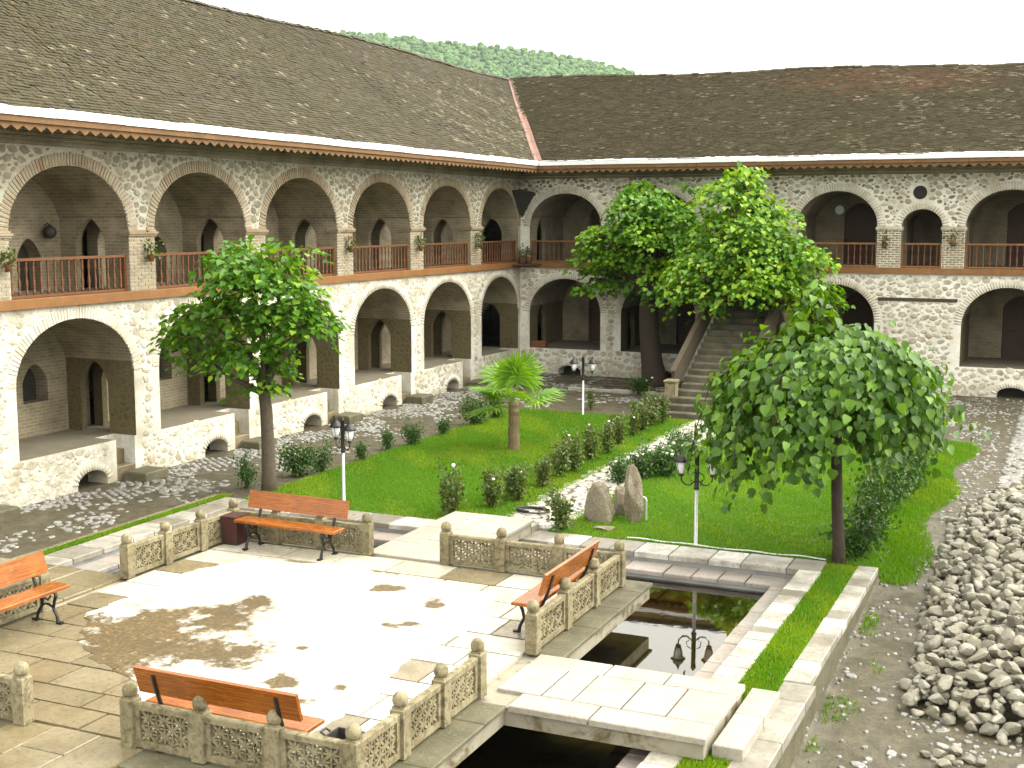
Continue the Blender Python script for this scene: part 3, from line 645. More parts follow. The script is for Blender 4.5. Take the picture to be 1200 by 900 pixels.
pieces('voussoir', [q for q in up + lo if q[0] is UB['brick']], 'brick', WP['Lup'], 170); pieces('voussoir', [q for q in up + lo if q[0] is not UB['brick']], 'brick_limewashed', WP['Llow'], 130)
pb_ = []
def pier_bricks(pt, key, ua, ub, v0, v1, dep=0):
    nrm = Vector((1, 0, 0)) if key == 'L' else Vector((0, -1, 0)); uu = Vector((0, 1, 0)) if key == 'L' else Vector((1, 0, 0)); z = v0; k = 0
    while z < v1 - .03:
        u = ua + (.012 if k % 2 else -.1)
        while u < ub:
            a, b_ = max(u, ua + .004), min(u + .21, ub - .004)
            if b_ - a > .04: pb_.append((UB['brick'], frame(pt((a + b_) / 2, z + .03, .012), uu, nrm.cross(uu), nrm, b_ - a, .058 * rnd.uniform(.9, 1.05), .05 * rnd.uniform(.8, 1.25))))
            u += .228
        z += .076; k += 1
for q in range(1, len(baysL)): pier_bricks(ptL, 'L', baysL[q - 1][3], baysL[q][2], FU + .02, 5.33)
for a, b_ in ((-15.92, -15.13), (-12.36, -11.55), (-9.65, -8.9), (-6.24, -5.48), (-4.2, -3.5), (-.75, .05)): pier_bricks(ptB, 'B', a, b_, FU + .02, 5.33)
pieces('brick', pb_, 'brick', WP['Lup'], 300)
# imposts: three thin moulded courses on each pier, corbel courses below the eaves
for q in range(1, len(baysL)):
    m = MB(); a, b_ = baysL[q - 1][3], baysL[q][2]
    for k, (z, pr) in enumerate(((5.34, .05), (5.385, .08), (5.43, .04))): m.box(XL - .3, XL + pr, a - pr * .7, b_ + pr * .7, z, z + .04)
    m.build('impost', 'brick', bld)
for a, b_ in ((-15.92, -15.13), (-12.36, -11.55), (-9.65, -8.9), (-6.24, -5.48), (-4.2, -3.5), (-.75, .05)):
    m = MB()
    for z, pr in ((5.34, .05), (5.385, .08), (5.43, .04)): m.box(a - pr * .7, b_ + pr * .7, YB - pr, YB + .3, z, z + .04)
    m.build('impost', 'brick_limewashed', bld)
m = MB()
for k, (z, pr) in enumerate(((7.16, .03), (7.25, .07), (7.34, .11), (7.43, .15), (7.52, .19))):
    m.box(XL - .1, XL + pr, 9.7, YB - pr, z, z + .075); m.box(XL + pr, 6.8, YB - pr, YB + .1, z, z + .075)
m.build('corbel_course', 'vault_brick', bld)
# oculus, timber lintel, near-black solid wedge in place of the dark corner niche
m = MB(); m.lathe([(OR, 0), (OR, .02), (OR * .8, .02), (OR * .78, -.3)], 20); o = m.build('oculus_ring', 'dark_void', bld); o.location = Vector((OC.x, YB - .004, OC.z)) - WL[bld.name]; o.rotation_euler = (PI / 2, 0, 0)
m = MB(); n = 20
m.add([(OC.x, YB - .022, OC.z)] + [(OC.x + OR * .97 * math.cos(2 * PI * i / n), YB - .022, OC.z + OR * .97 * math.sin(2 * PI * i / n)) for i in range(n)], [(0, 1 + i, 1 + (i + 1) % n) for i in range(n)]); m.build('oculus_void', 'dark_void', bld)
a, c = PY(1029, 350, YB), PY(1122, 354, YB); m = MB(); m.box(a.x, c.x, YB - .03, YB + .1, a.z - .06, a.z + .05); m.build('embedded_timber', 'old_timber', bld)
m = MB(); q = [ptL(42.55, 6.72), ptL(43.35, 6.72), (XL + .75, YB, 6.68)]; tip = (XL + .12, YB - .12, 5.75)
m.add([(XL + .02, YB - .85, 6.75), (XL + .02, YB - .02, 6.8), (XL + .62, YB - .02, 6.68), tip], [(0, 1, 2), (0, 3, 1), (1, 3, 2), (2, 3, 0)]); m.build('corner_wedge', 'dark_void', bld)
# beam band
m = MB(); m.cbox(XL - .05, XL + .10, 9.7, YB - .1, 3.94, 4.135); m.build('floor_beam', 'beam_wood', bld)
m = MB(); m.cbox(XL + .1, 6.8, YB - .10, YB + .05, 3.93, 4.125); m.build('floor_beam', 'beam_wood', bld)
# railings with turned balusters
m = MB(); m.lathe([(.028, 0), (.028, .08), (.016, .1), (.03, .2), (.034, .26), (.02, .36), (.015, .42), (.02, .48), (.032, .56), (.02, .64), (.026, .66), (.026, .74)], 8)
BAL = m.mesh('baluster', 'rail_wood', True)
def railing(key, o0, o1):
    pt = ptL if key == 'L' else ptB; L_ = o1 - o0; m = MB()
    def bx(u0, u1, d0, d1, z0, z1):
        a, b_ = pt(u0, z0, d0), pt(u1, z1, d1); m.cbox(min(a[0], b_[0]), max(a[0], b_[0]), min(a[1], b_[1]), max(a[1], b_[1]), z0, z1, .008)
    bx(o0, o1, .08, .19, 4.875, 4.93); bx(o0, o1, .1, .17, 4.137, 4.19); bx(o0, o0 + .06, .1, .17, 4.19, 4.875); bx(o1 - .06, o1, .1, .17, 4.19, 4.875)
    o = m.build('railing', 'rail_wood' if key == 'L' else 'beam_wood', bld); n = max(4, round(L_ / .205))
    for k in range(n): p = pt(o0 + .06 + (L_ - .12) * (k + .5) / n, 4.18, .135); inst('baluster', BAL, Matrix.Translation(p) @ Matrix.Diagonal((1, 1, .95, 1)), o)
for (p0, p1, o0, o1) in baysL[2:]: railing('L', o0, o1)
for o0, o1 in [q[2:] for q in baysB[:2]] + [q[2:] for q in baysB[3:6]] + [(-5.48, -4.2)]: railing('B', o0, o1)
# doors at the back of the galleries of the rear wing
for i, (p0, p1, o0, o1) in enumerate(baysB[:6]):
    for z in (FL + .03, FU):
        c = (o0 + o1) / 2 + .25; y = YB + DEPB + .22
        m = MB(); m.box(c - .55, c + .55, y, y + .06, z, z + 2.12); o = m.build('door', 'door_wood', bld)
        for s_ in (-1, 1):
            for zz in (.15, 1.1): m = MB(); m.cbox(c + s_ * .28 - .19, c + s_ * .28 + .19, y - .02, y, z + zz, z + zz + .8); m.build('door_panel', 'door_wood', o)
# steps recessed in the plinth with a stone block before them
for (p0, p1, o0, o1) in baysL[1:]:
    n0, n1 = o1 - .65, o1 - .07
    for z, d0, d1 in ((.30, .0, .6), (.61, .3, .6)):
        m = MB(); m.cbox(XL - d1 + .01, XL - d0 - .005, n0, n1, -.1 if z < .5 else .3, z); m.build('step', 'paving_slab', bld)
    m = MB(); w_ = rnd.uniform(.5, .62); m.cbox(XL + .08, XL + .08 + w_, n0 + .1, n1 + .28, -.06, .2 + rnd.uniform(0, .05), .03); m.build('step_block', 'mossy_ledge', bld)

# ------------------------------------------------------------------ roofs
EX, EY, EZ, RX, RY, RZ = -17.9, 42.2, 7.72, -23.8, 53.0, 11.9
def sagL(u): return .06 * math.sin(u * .35) - .05 * math.sin(u * .11 + 1)
def sagB(u): return -.015 * max(0, u + 23.8) + .05 * math.sin(u * .5)
def und(u, s_): return (.022 * math.sin(u * .83 + 2.2 * s_) + .010 * math.sin(u * 2.1 - 3 * s_ + 1)) * math.sin(PI * min(max(s_, 0), 1)) - .10 * math.sin(PI * min(max(s_, 0), 1))
def roofL(u, s_): return Vector((EX + (RX - EX) * s_, u, EZ + (RZ + sagL(u) - EZ) * s_ + und(u, s_)))
def roofB(u, s_): return Vector((u, EY + (RY - EY) * s_, EZ + (RZ + sagB(u) - EZ) * s_ + und(u + 40, s_)))
rL = MB(); rB = MB()
for j in range(8):
    s0, s1 = j / 8, (j + 1) / 8
    e0, e1 = EY + (RY - EY) * s0, EY + (RY - EY) * s1; us0 = np.linspace(8.5, e0, 70); us1 = np.linspace(8.5, e1, 70)
    for a, b_, c, d_ in zip(us0, us0[1:], us1[1:], us1): rL.quad(roofL(a, s0), roofL(b_, s0), roofL(c, s1), roofL(d_, s1))
    e0, e1 = EX + (RX - EX) * s0, EX + (RX - EX) * s1; us0 = np.linspace(e0, 7.6, 60); us1 = np.linspace(e1, 7.6, 60)
    for a, b_, c, d_ in zip(us0, us0[1:], us1[1:], us1): rB.quad(roofB(a, s0), roofB(b_, s0), roofB(c, s1), roofB(d_, s1))
rL.quad((RX, 8.5, RZ - .03), (RX, 66, RZ - .03), (-31, 66, 7.7), (-31, 8.5, 7.7)); rB.quad((-30, RY, RZ - .35), (7.6, RY, RZ - .35), (7.6, 65, 7.7), (-30, 65, 7.7))
roofs = [rL.build('roof', 'roof_board', bld), rB.build('roof', 'roof_board', bld)]
def tiles(fn, u_rng, slope_len, dirU, key):
    Vs = []; var = []; pale = []; red = []; rows = int(slope_len / .125)
    for r_ in range(rows + 1):
        s_ = r_ / rows; ua, ub = u_rng(s_); n = int((ub - ua) / .172); off = rnd.uniform(0, .17)
        for k in range(n):
            if rnd.random() < .012: continue
            u = ua + off + k * .172 + rnd.uniform(-.012, .012); p0 = fn(u, s_ - .004); sl = (fn(u, min(s_ + .02, 1.02)) - fn(u, s_)).normalized()
            ax = dirU; nr = ax.cross(sl); nr = nr if nr.z > 0 else -nr
            wv = ax * (.082 + rnd.uniform(-.004, .004)); tilt = .030 + rnd.uniform(-.006, .014); ln = .19
            sk = ax * rnd.uniform(-.012, .012)
            fr_ = p0 + nr * tilt; bk = p0 + sl * ln + nr * .006 + sk
            Vs += [fr_ - wv, fr_ + wv, bk + wv, bk - wv, fr_ - wv - nr * .022, fr_ + wv - nr * .022]
            x, y = (u, s_)
            if key == 'L':
                q = .06 + (.30 if y < .75 and x > 38 + y * 8 - 2.5 else 0) + .05 * math.sin(u * .7)
                rd = .008
            else:
                q = .05 + (.14 if u > -8 else 0) + (.30 if s_ > .97 and u > -12 else 0) + (.2 if s_ > .8 and -7 < u < 0 else 0)
                g_ = ((u + 7.2) / 4.2) ** 2 + ((s_ - .86) / .2) ** 2; rd = .75 * max(0, min(1, 1.35 - g_)) + .02
            cl_ = max(0, .5 + 1.1 * math.sin(u * 1.9 + s_ * 17) * math.sin(u * .63 - s_ * 9 + 1) + .5 * math.sin(s_ * 41 + u * 3.1)); pl = rnd.uniform(.45, 1) if rnd.random() < q * .62 * cl_ else (rnd.random() * .10); rr_ = rnd.uniform(.4, 1) if rnd.random() < rd else 0
            v_ = rnd.random(); var += [v_] * 6; pale += [pl] * 6; red += [rr_] * 6
    n = len(Vs) // 6; b0 = np.arange(n)[:, None] * 6
    Fq = np.concatenate([b0 + np.array([0, 1, 2, 3]), b0 + np.array([4, 5, 1, 0])])
    return mesh_np('roof_tiles', np.array([tuple(v) for v in Vs]), [Fq], 'roof_tile', False, {'var': var, 'pale': pale, 'red': red})
o = np_obj('roof_tiles', tiles(roofL, lambda s_: (12.0, EY + (RY - EY) * s_ - .12), 7.23, Vector((0, 1, 0)), 'L'), roofs[0]); o['kind'] = 'stuff'
o = np_obj('roof_tiles', tiles(roofB, lambda s_: (EX + (RX - EX) * s_ + .12, 4.5), 11.58, Vector((1, 0, 0)), 'B'), roofs[1]); o['kind'] = 'stuff'
# ridge caps
rt = []
m = MB(); m.add([(-.5, -.14, -.05), (.5, -.14, -.05), (-.5, -.06, .03), (.5, -.06, .03), (-.5, .06, .03), (.5, .06, .03), (-.5, .14, -.05), (.5, .14, -.05)], [(0, 1, 3, 2), (2, 3, 5, 4), (4, 5, 7, 6)]); CAP = m.mesh('ridge_tile', 'roof_tile')
for k in range(150):
    u = 12 + k * .28
    if u < 52.8: rt.append((CAP, frame(Vector((RX, u, RZ + sagL(u) + .02 + rnd.uniform(-.012, .03))), Vector((0, 1, 0)), Vector((-1, 0, 0)), Vector((0, 0, 1)), .27, 1, 1)))
    u = -23.7 + k * .28
    if u < 4.5: rt.append((CAP, frame(Vector((u, RY, RZ + sagB(u) + .02 + rnd.uniform(-.012, .04))), Vector((1, 0, 0)), Vector((0, 1, 0)), Vector((0, 0, 1)), .27, 1, 1)))
pieces('ridge_tile', rt, 'roof_tile', roofs[0], 300)
# valley flashing in lapped sheets
n = 14
for k in range(n):
    s0, s1 = k / n, (k + 1) / n + .01; m = MB()
    for dx, dy in ((-1, 0), (0, 1)): pass
    a0, a1 = roofL(EY + (RY - EY) * s0, s0), roofL(EY + (RY - EY) * s1, s1); lift = Vector((0, 0, .05 + (.008 if k % 2 else 0)))
    wl = Vector((-.02, -.26, .0)); wr = Vector((.16, .02, .0))
    m.add([a0 + wl + lift, a0 + lift - Vector((0, 0, .015)), a0 + wr + lift, a1 + wr + lift, a1 + lift - Vector((0, 0, .015)), a1 + wl + lift], [(0, 1, 4, 5), (1, 2, 3, 4)]); m.build('valley_flashing', 'valley_metal', roofs[1])
# eaves: soffit, fascia, scalloped valance, white drip-edge sections
m = MB(); m.quad((XL, 9, 7.60), (EX + .06, 9, 7.47), (EX + .06, EY - .06, 7.47), (XL, YB, 7.60)); m.quad((XL, YB, 7.60), (EX + .06, EY - .06, 7.47), (7, EY - .06, 7.47), (7, YB, 7.60)); m.build('eaves_soffit', 'fascia_wood', bld)
def valance(key, u0, u1):
    m = MB(); n = max(1, round((u1 - u0) / .285)); st = (u1 - u0) / n; top, mid, bot = 7.60, 7.41, 7.32
    P = [(u0, top), (u1, top), (u1, mid)]
    for k in range(n - 1, -1, -1): P += [(u0 + (k + .5) * st, bot + rnd.uniform(-.008, .008)), (u0 + k * st, mid)] if k else [(u0 + .5 * st, bot), (u0, mid)]
    if key == 'L': m.prism([(EX - .02, u, v) for u, v in P], (.03, 0, 0))
    else: m.prism([(u, EY + .02, v) for u, v in P], (0, -.03, 0))
    m.build('valance_board', 'fascia_wood', bld)
u = 9.0
while u < EY - .1: v_ = min(u + 2.9, EY - .02); valance('L', u, v_ - .006); u = v_ if v_ < EY - .1 else 99
u = EX + .02
while u < 6.5: valance('B', u, u + 2.89); u += 2.9
def drip(key, u0, u1, z):
    m = MB()
    if key == 'L': pr = [(EX - .01, z + .0), (EX + .045, z - .02), (EX + .055, z + .125), (EX - .12, z + .18), (EX - .13, z + .13)]; m.prism([(x, u0, zz) for x, zz in pr], (0, u1 - u0, 0))
    else: pr = [(EY + .01, z), (EY - .045, z - .02), (EY - .055, z + .115), (EY + .12, z + .17), (EY + .13, z + .13)]; m.prism([(u0, y, zz) for y, zz in pr], (u1 - u0, 0, 0))
    m.build('drip_edge', 'gutter_metal', bld)
u = 9.0; k = 0
while u < EY: v_ = min(u + 1.95, EY - .05); drip('L', u, v_ + .03, 7.612 + (.006 if k % 2 else 0)); u += 1.95; k += 1
u = EX + .08; k = 0
while u < 6.8: drip('B', u, u + 1.98, 7.612 + (.006 if k % 2 else 0)); u += 1.95; k += 1

# ------------------------------------------------------------------ outer stair of the rear wing
st = empty('stone_staircase', (-9.9, 35, 0)); tag(st, 'broad stone staircase climbing to the upper gallery of the rear wing', 'staircase')
N_ST = 24; run = 8.3 / N_ST
for k in range(N_ST):
    z1 = 4.12 * (k + 1) / N_ST; y0 = 34.95 + k * run; xl = -11.3 + .1 * k if k < 4 else -10.75
    m = MB(); m.cbox(xl, -8.75, y0, y0 + run + .25, z1 - .3 if k else -.1, z1 + rnd.uniform(-.006, .006), .025); m.build('step', 'stair_stone', st)
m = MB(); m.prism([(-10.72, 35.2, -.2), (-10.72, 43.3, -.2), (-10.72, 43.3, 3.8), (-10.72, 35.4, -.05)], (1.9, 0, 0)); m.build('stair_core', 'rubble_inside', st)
for X in (-10.95, -8.78):
    m = MB(); m.prism([(X, 36.0, .55), (X, 43.3, 4.15), (X, 43.3, 4.85), (X, 36.0, 1.2)], (.1, 0, 0)); m.build('parapet', 'old_timber', st)
    m = MB(); m.prism([(X - .03, 35.95, 1.202), (X - .03, 43.3, 4.852), (X - .03, 43.3, 4.92), (X - .03, 35.95, 1.27)], (.16, 0, 0)); m.build('handrail', 'old_timber', st)
    m = MB(); m.cbox(X - .1, X + .22, 35.65, 35.99, 0, .95, .03); m.cbox(X - .13, X + .25, 35.62, 36.02, .952, 1.02, .03); m.build('newel_pier', 'carved_stone', st)

# ================================================================== POOL AND TERRACE
def row(parent, name, mat, x0, x1, y0, y1, z1, th, axis, avg, gap=.02, jz=.006, ch=.012):
    a, b_ = (x0, x1) if axis == 'x' else (y0, y1); u = a
    while u < b_ - .05:
        e_ = u + avg * rnd.uniform(.75, 1.3)
        if b_ - e_ < avg * .5: e_ = b_
        dz = rnd.uniform(-jz, jz); m = MB(); q0, q1 = u + gap / 2, e_ - gap / 2; j0, j1 = rnd.uniform(-.006, .006), rnd.uniform(-.006, .006)
        if axis == 'x': m.cbox(q0, q1, y0 + j0, y1 + j1, z1 - th, z1 + dz, ch)
        else: m.cbox(x0 + j0, x1 + j1, q0, q1, z1 - th, z1 + dz, ch)
        m.build(name, mat, parent); u = e_
CT = .04                                          # coping top
basin = MB()
NCO, NLE = 20.30, 19.78                           # north: coping front, ledge front
ECO, ELE = -3.97, -4.30; WCO, WLE = -15.25, -14.75; LZ, WZ = -.13, -.26
basin.quad((PW, NCO + .03, LZ - .06), (PE, NCO + .03, LZ - .06), (PE, NCO + .03, CT - .05), (PW, NCO + .03, CT - .05))
basin.quad((WCO - .03, PS, LZ - .06), (WCO - .03, PN, LZ - .06), (WCO - .03, PN, CT - .05), (WCO - .03, PS, CT - .05))
basin.quad((ECO + .03, PS, LZ - .06), (ECO + .03, PN, LZ - .06), (ECO + .03, PN, CT - .05), (ECO + .03, PS, CT - .05))
basin.quad((WLE - .03, NLE + .03, -.5), (ELE + .03, NLE + .03, -.5), (ELE + .03, NLE + .03, LZ - .03), (WLE - .03, NLE + .03, LZ - .03))
basin.quad((WLE - .03, PS, -.5), (WLE - .03, NLE + .03, -.5), (WLE - .03, NLE + .03, LZ - .03), (WLE - .03, PS, LZ - .03))
basin.quad((ELE + .03, PS, -.5), (ELE + .03, NLE + .03, -.5), (ELE + .03, NLE + .03, LZ - .03), (ELE + .03, PS, LZ - .03))
basin.box(PW, PE, PS - .4, PS, -1.2, .0)
pass
pool = basin.build('pool_basin', 'grey_render'); tag(pool, kind='structure')
m = MB(); m.quad((PE, PS - .4, -1.4), (PE, PN, -1.4), (PE, PN, -.06), (PE, PS - .4, -.06)); m.quad((-3.12, PN - .02, -.3), (PE, PN - .02, -.3), (PE, PN - .02, -.06), (-3.12, PN - .02, -.06)); m.build('outer_face', 'mossy_ledge', pool)
m = MB(); m.quad((-15.8, PS, -.72), (-2.96, PS, -.72), (-2.96, PN, -.72), (-15.8, PN, -.72)); o = m.build('pool_floor', 'pool_floor'); tag(o, kind='structure')
m = MB(); m.quad((WLE - .02, PS, WZ), (ELE + .02, PS, WZ), (ELE + .02, NLE + .02, WZ), (WLE - .02, NLE + .02, WZ)); o = m.build('water', 'water'); tag(o, kind='structure')
row(pool, 'coping_slab', 'coping_slab', PW, -3.62, NCO, PN - .03, CT, .1, 'x', .62)
row(pool, 'ledge_slab', 'ledge_slab', WCO, ECO, NLE, NCO + .02, LZ, .07, 'x', .55)
row(pool, 'coping_slab', 'coping_slab', PW, WCO, 6, NCO - .005, CT, .1, 'y', .62)
row(pool, 'ledge_slab', 'ledge_slab', WCO - .02, WLE, 6, NLE - .005, LZ, .07, 'y', .55)
row(pool, 'coping_slab', 'coping_slab', ECO, -3.60, 6, NCO - .005, CT, .1, 'y', .34)
row(pool, 'ledge_slab', 'ledge_slab', ELE, ECO + .02, 6, NLE - .005, LZ, .07, 'y', .40)
row(pool, 'coping_slab', 'coping_slab', -3.12, PE + .02, 15.2, PN - .05, CT, .1, 'y', .4)
row(pool, 'coping_slab', 'coping_slab', -3.12, PE + .10, 6, 15.2, CT - .012, .14, 'y', 1.1)
for y0, y1, z in ((19.2, NLE, -.40), (18.72, 19.2, -.56)):
    row(pool, 'submerged_step', 'wet_tile', WLE, ELE, y0, y1, z, .3, 'x', .7)
row(pool, 'submerged_step', 'wet_tile', -4.72, ELE, 6, 18.72, -.45, .3, 'y', .7); row(pool, 'submerged_step', 'wet_tile', WLE, -14.3, 6, 18.72, -.45, .3, 'y', .7)
# planted strips between the two copings (east) and outside the west coping
m = MB(); m.quad((-3.61, 6, .0), (-3.11, 6, .0), (-3.11, PN - .05, .0), (-3.61, PN - .05, .0)); m.quad((-16.12, 14.9, .008), (-15.86, 14.9, .008), (-15.86, 21.2, .008), (-16.12, 21.2, .008)); o = m.build('planting_strip', 'soil_grass'); tag(o, kind='structure')
tag(blades('strip_grass', 42000, -3.605, -3.11, 6, 20.9, .02, .075, .0, None, .012), 'bright grass strip between the two stone copings of the pool', 'grass', kind='stuff')
tag(blades('strip_grass', 12000, -16.1, -15.87, 14.9, 21.2, .02, .06, .008, None, .012), 'narrow grass strip between cobbled path and pool coping', 'grass', kind='stuff')
m = MB(); m.cbox(-16.24, -16.13, 14.9, 21.2, -.05, .03); o = m.build('path_edging', 'paving_slab'); tag(o, kind='structure')

TZ = .30; TX0, TX1, TY0, TY1 = -13.0, -6.05, 9.85, 17.4; OV = .36
deck = MB(); deck.box(TX0 - OV, TX1 + OV, TY0 - OV, TY1 + OV, .04, .252)
deck.box(-10.42, -8.9, TY1 + OV, 20.72, .04, .252)                       # north bridge
deck.box(TX1 + OV, -3.38, 12.48, 14.12, .04, .252)                       # east bridge
deck.box(-15.9, TX0 - OV, 12.98, 14.78, .04, .252); deck.box(-10.3, -8.6, 5.9, TY0 - OV, .04, .252)
terr = deck.build('terrace', 'stained_concrete'); tag(terr, kind='structure')
m = MB(); m.box(TX0 + .5, TX1 - .5, TY0 + .5, TY1 - .5, -1.1, .03); m.build('terrace_support', 'dark_support', terr)
# mossy ledge slabs outside the balustrades
def ledge_row(x0, x1, y0, y1, ax): row(terr, 'edge_slab', 'mossy_ledge', x0, x1, y0, y1, .285, .05, ax, 1.0, .008, .003)
o_ = OV + .04
ledge_row(TX1 - .08, TX1 + o_, 14.14, TY1 + o_, 'y'); ledge_row(TX1 - .08, TX1 + o_, TY0 - o_, 12.46, 'y'); ledge_row(-8.88, TX1 - .09, TY1 - .08, TY1 + o_, 'x'); ledge_row(TX0 + .09, -10.44, TY1 - .08, TY1 + o_, 'x')
ledge_row(TX0 - o_, TX0 + .08, 14.8, TY1 + o_, 'y'); ledge_row(TX0 - o_, TX0 + .08, TY0 - o_, 12.96, 'y'); ledge_row(TX0 + .09, -10.32, TY0 - o_, TY0 + .08, 'x'); ledge_row(-8.58, TX1 - .09, TY0 - o_, TY0 + .08, 'x')
# paving of the terrace: flags round a worn rendered middle
MID = [(-12.25, 14.45), (-12.35, 15.4), (-11.9, 16.35), (-10.2, 16.7), (-8.9, 16.45), (-7.5, 16.2), (-7.15, 14.6), (-7.4, 13.4), (-7.1, 12.0), (-7.2, 10.75), (-8.4, 10.6), (-9.5, 10.75), (-9.9, 11.3), (-10.9, 11.7), (-11.5, 12.1), (-12.3, 13.1)]
def in_poly(x, y, P):
    c = False
    for (a, b_), (d_, e_) in zip(P, P[1:] + P[:1]):
        if (b_ > y) != (e_ > y) and x < (d_ - a) * (y - b_) / (e_ - b_) + a: c = not c
    return c
y = TY0 + .09; k = 0
while y < TY1 - .1:
    h = rnd.uniform(.42, .7); y2 = min(y + h, TY1 - .09)
    if TY1 - .09 - y2 < .25: y2 = TY1 - .09
    x = TX0 + .09
    while x < TX1 - .1:
        x2 = min(x + rnd.uniform(.5, 1.1), TX1 - .09)
        if TX1 - .09 - x2 < .3: x2 = TX1 - .09
        if not all(in_poly(px_, py_, MID) for px_ in (x, x2) for py_ in (y, y2)):
            m = MB(); g = .011; j = [rnd.uniform(-.02, .02) for _ in range(4)]; t = TZ + rnd.uniform(-.004, .004)
            q = [(x + g + abs(j[0]) * .6, y + g + abs(j[1]) * .6), (x2 - g - abs(j[2]) * .6, y + g + abs(j[3]) * .4), (x2 - g - abs(j[1]) * .4, y2 - g - abs(j[0]) * .5), (x + g + abs(j[3]) * .5, y2 - g - abs(j[2]) * .6)]
            m.add([(a, b_, .25) for a, b_ in q] + [(a, b_, t) for a, b_ in q], [(4, 5, 6, 7)] + [(i, (i + 1) % 4, 4 + (i + 1) % 4, 4 + i) for i in range(4)]); m.build('flagstone', 'paving_slab' if (x < -9.2 and y < 13.4 and x + y < 1.5) or rnd.random() < .08 else 'terrace_flag', terr)
        x = x2
    y = y2
P = []
for (a, b_), (c, d_) in zip(MID, MID[1:] + MID[:1]):
    for t in np.linspace(0, 1, 9)[:-1]: P.append((a + (c - a) * t + rnd.uniform(-.05, .05), b_ + (d_ - b_) * t + rnd.uniform(-.05, .05)))
m = MB(); c0 = (-9.7, 13.6)
m.add([(c0[0], c0[1], TZ + .012)] + [(x, y, TZ + .007) for x, y in P] + [(x, y, TZ - .05) for x, y in P], [(0, 1 + i, 1 + (i + 1) % len(P)) for i in range(len(P))] + [(1 + i, 1 + len(P) + i, 1 + len(P) + (i + 1) % len(P), 1 + (i + 1) % len(P)) for i in range(len(P))]); m.build('terrace_floor', 'terrace_floor', terr)
# bridge decks
for xa, xb in ((-10.46, -9.95), (-9.94, -9.38), (-9.37, -8.86)): row(terr, 'bridge_slab', 'bridge_slab', xa, xb, TY1 + .09, 20.76, TZ, .06, 'y', .95)
row(terr, 'bridge_slab', 'bridge_slab', TX1 + .09, -3.34, 13.76, 14.16, TZ, .075, 'x', .95); row(terr, 'bridge_slab', 'bridge_slab', TX1 + .09, -3.34, 12.86, 13.75, TZ, .06, 'x', .5); row(terr, 'bridge_slab', 'bridge_slab', TX1 + .42, -3.34, 12.44, 12.85, TZ, .075, 'x', .95)
for ya, yb in ((12.94, 13.5), (13.51, 14.1), (14.11, 14.82)): row(terr, 'bridge_slab', 'paving_slab', -15.95, TX0 - .09, ya, yb, TZ, .06, 'x', .7)
for xa, xb in ((-10.34, -9.8), (-9.79, -9.2), (-9.19, -8.56)): row(terr, 'bridge_slab', 'paving_slab', xa, xb, 5.9, TY0 + .08, TZ, .06, 'y', .8)
for (x0, x1, y0, y1, z) in ((-3.33, -3.0, 12.62, 14.45, .17), (-16.35, -15.96, 12.95, 14.8, .15), (-10.4, -8.9, 20.77, 21.1, .15)):
    ax = 'y' if x1 - x0 < .6 else 'x'; row(terr, 'bridge_step', 'bridge_slab', x0, x1, y0, y1, z, .2, ax, .9)

# ------------------------------------------------------------------ balustrades
def lattice_mesh(L_, H):
    m = MB(); nx = max(2, round(L_ / .235)); ny = 2; cx, cy = L_ / nx, H / ny
    def lens(x0, y0, x1, y1, wd):
        d_ = Vector((x1 - x0, y1 - y0, 0)); n = Vector((-d_.y, d_.x, 0)).normalized() * wd; p = Vector((x0, y0, 0)); pts = [p, p + d_ * .28 + n * .8, p + d_ * .5 + n, p + d_ * .72 + n * .8, p + d_, p + d_ * .72 - n * .8, p + d_ * .5 - n, p + d_ * .28 - n * .8]
        m.prism([(q.x, -.022, q.y) for q in pts], (0, .044, 0))
    for i in range(nx):
        for j in range(ny):
            x, y = i * cx, j * cy; c = (x + cx / 2, y + cy / 2)
            for (a, b_) in ((x, y), (x + cx, y), (x, y + cy), (x + cx, y + cy)): lens(c[0], c[1], a, b_, .017)
            for (a, b_) in ((x + cx / 2, y), (x + cx / 2, y + cy), (x, y + cy / 2), (x + cx, y + cy / 2)): lens(c[0], c[1], a, b_, .013)
            if i: lens(x, y, x, y + cy / 2, .010); lens(x, y + cy / 2, x, y + cy, .010)
            if j: lens(x, y, x + cx / 2, y, .010); lens(x + cx / 2, y, x + cx, y, .010)
    return m.mesh('lattice', 'carved_stone')
m = MB(); s_ = .078
m.cbox(-s_, s_, -s_, s_, 0, .52, .015); m.box(-s_ * .8, s_ * .8, -s_ * .8, s_ * .8, .52, .54); POST = m.mesh('post', 'carved_stone')
m = MB(); m.lathe([(.06, 0), (.075, .02), (.082, .055), (.075, .095), (.055, .125), (.03, .14), (.008, .147)], 12); CAPM = m.mesh('post_cap', 'carved_stone', True)
LAT = {}
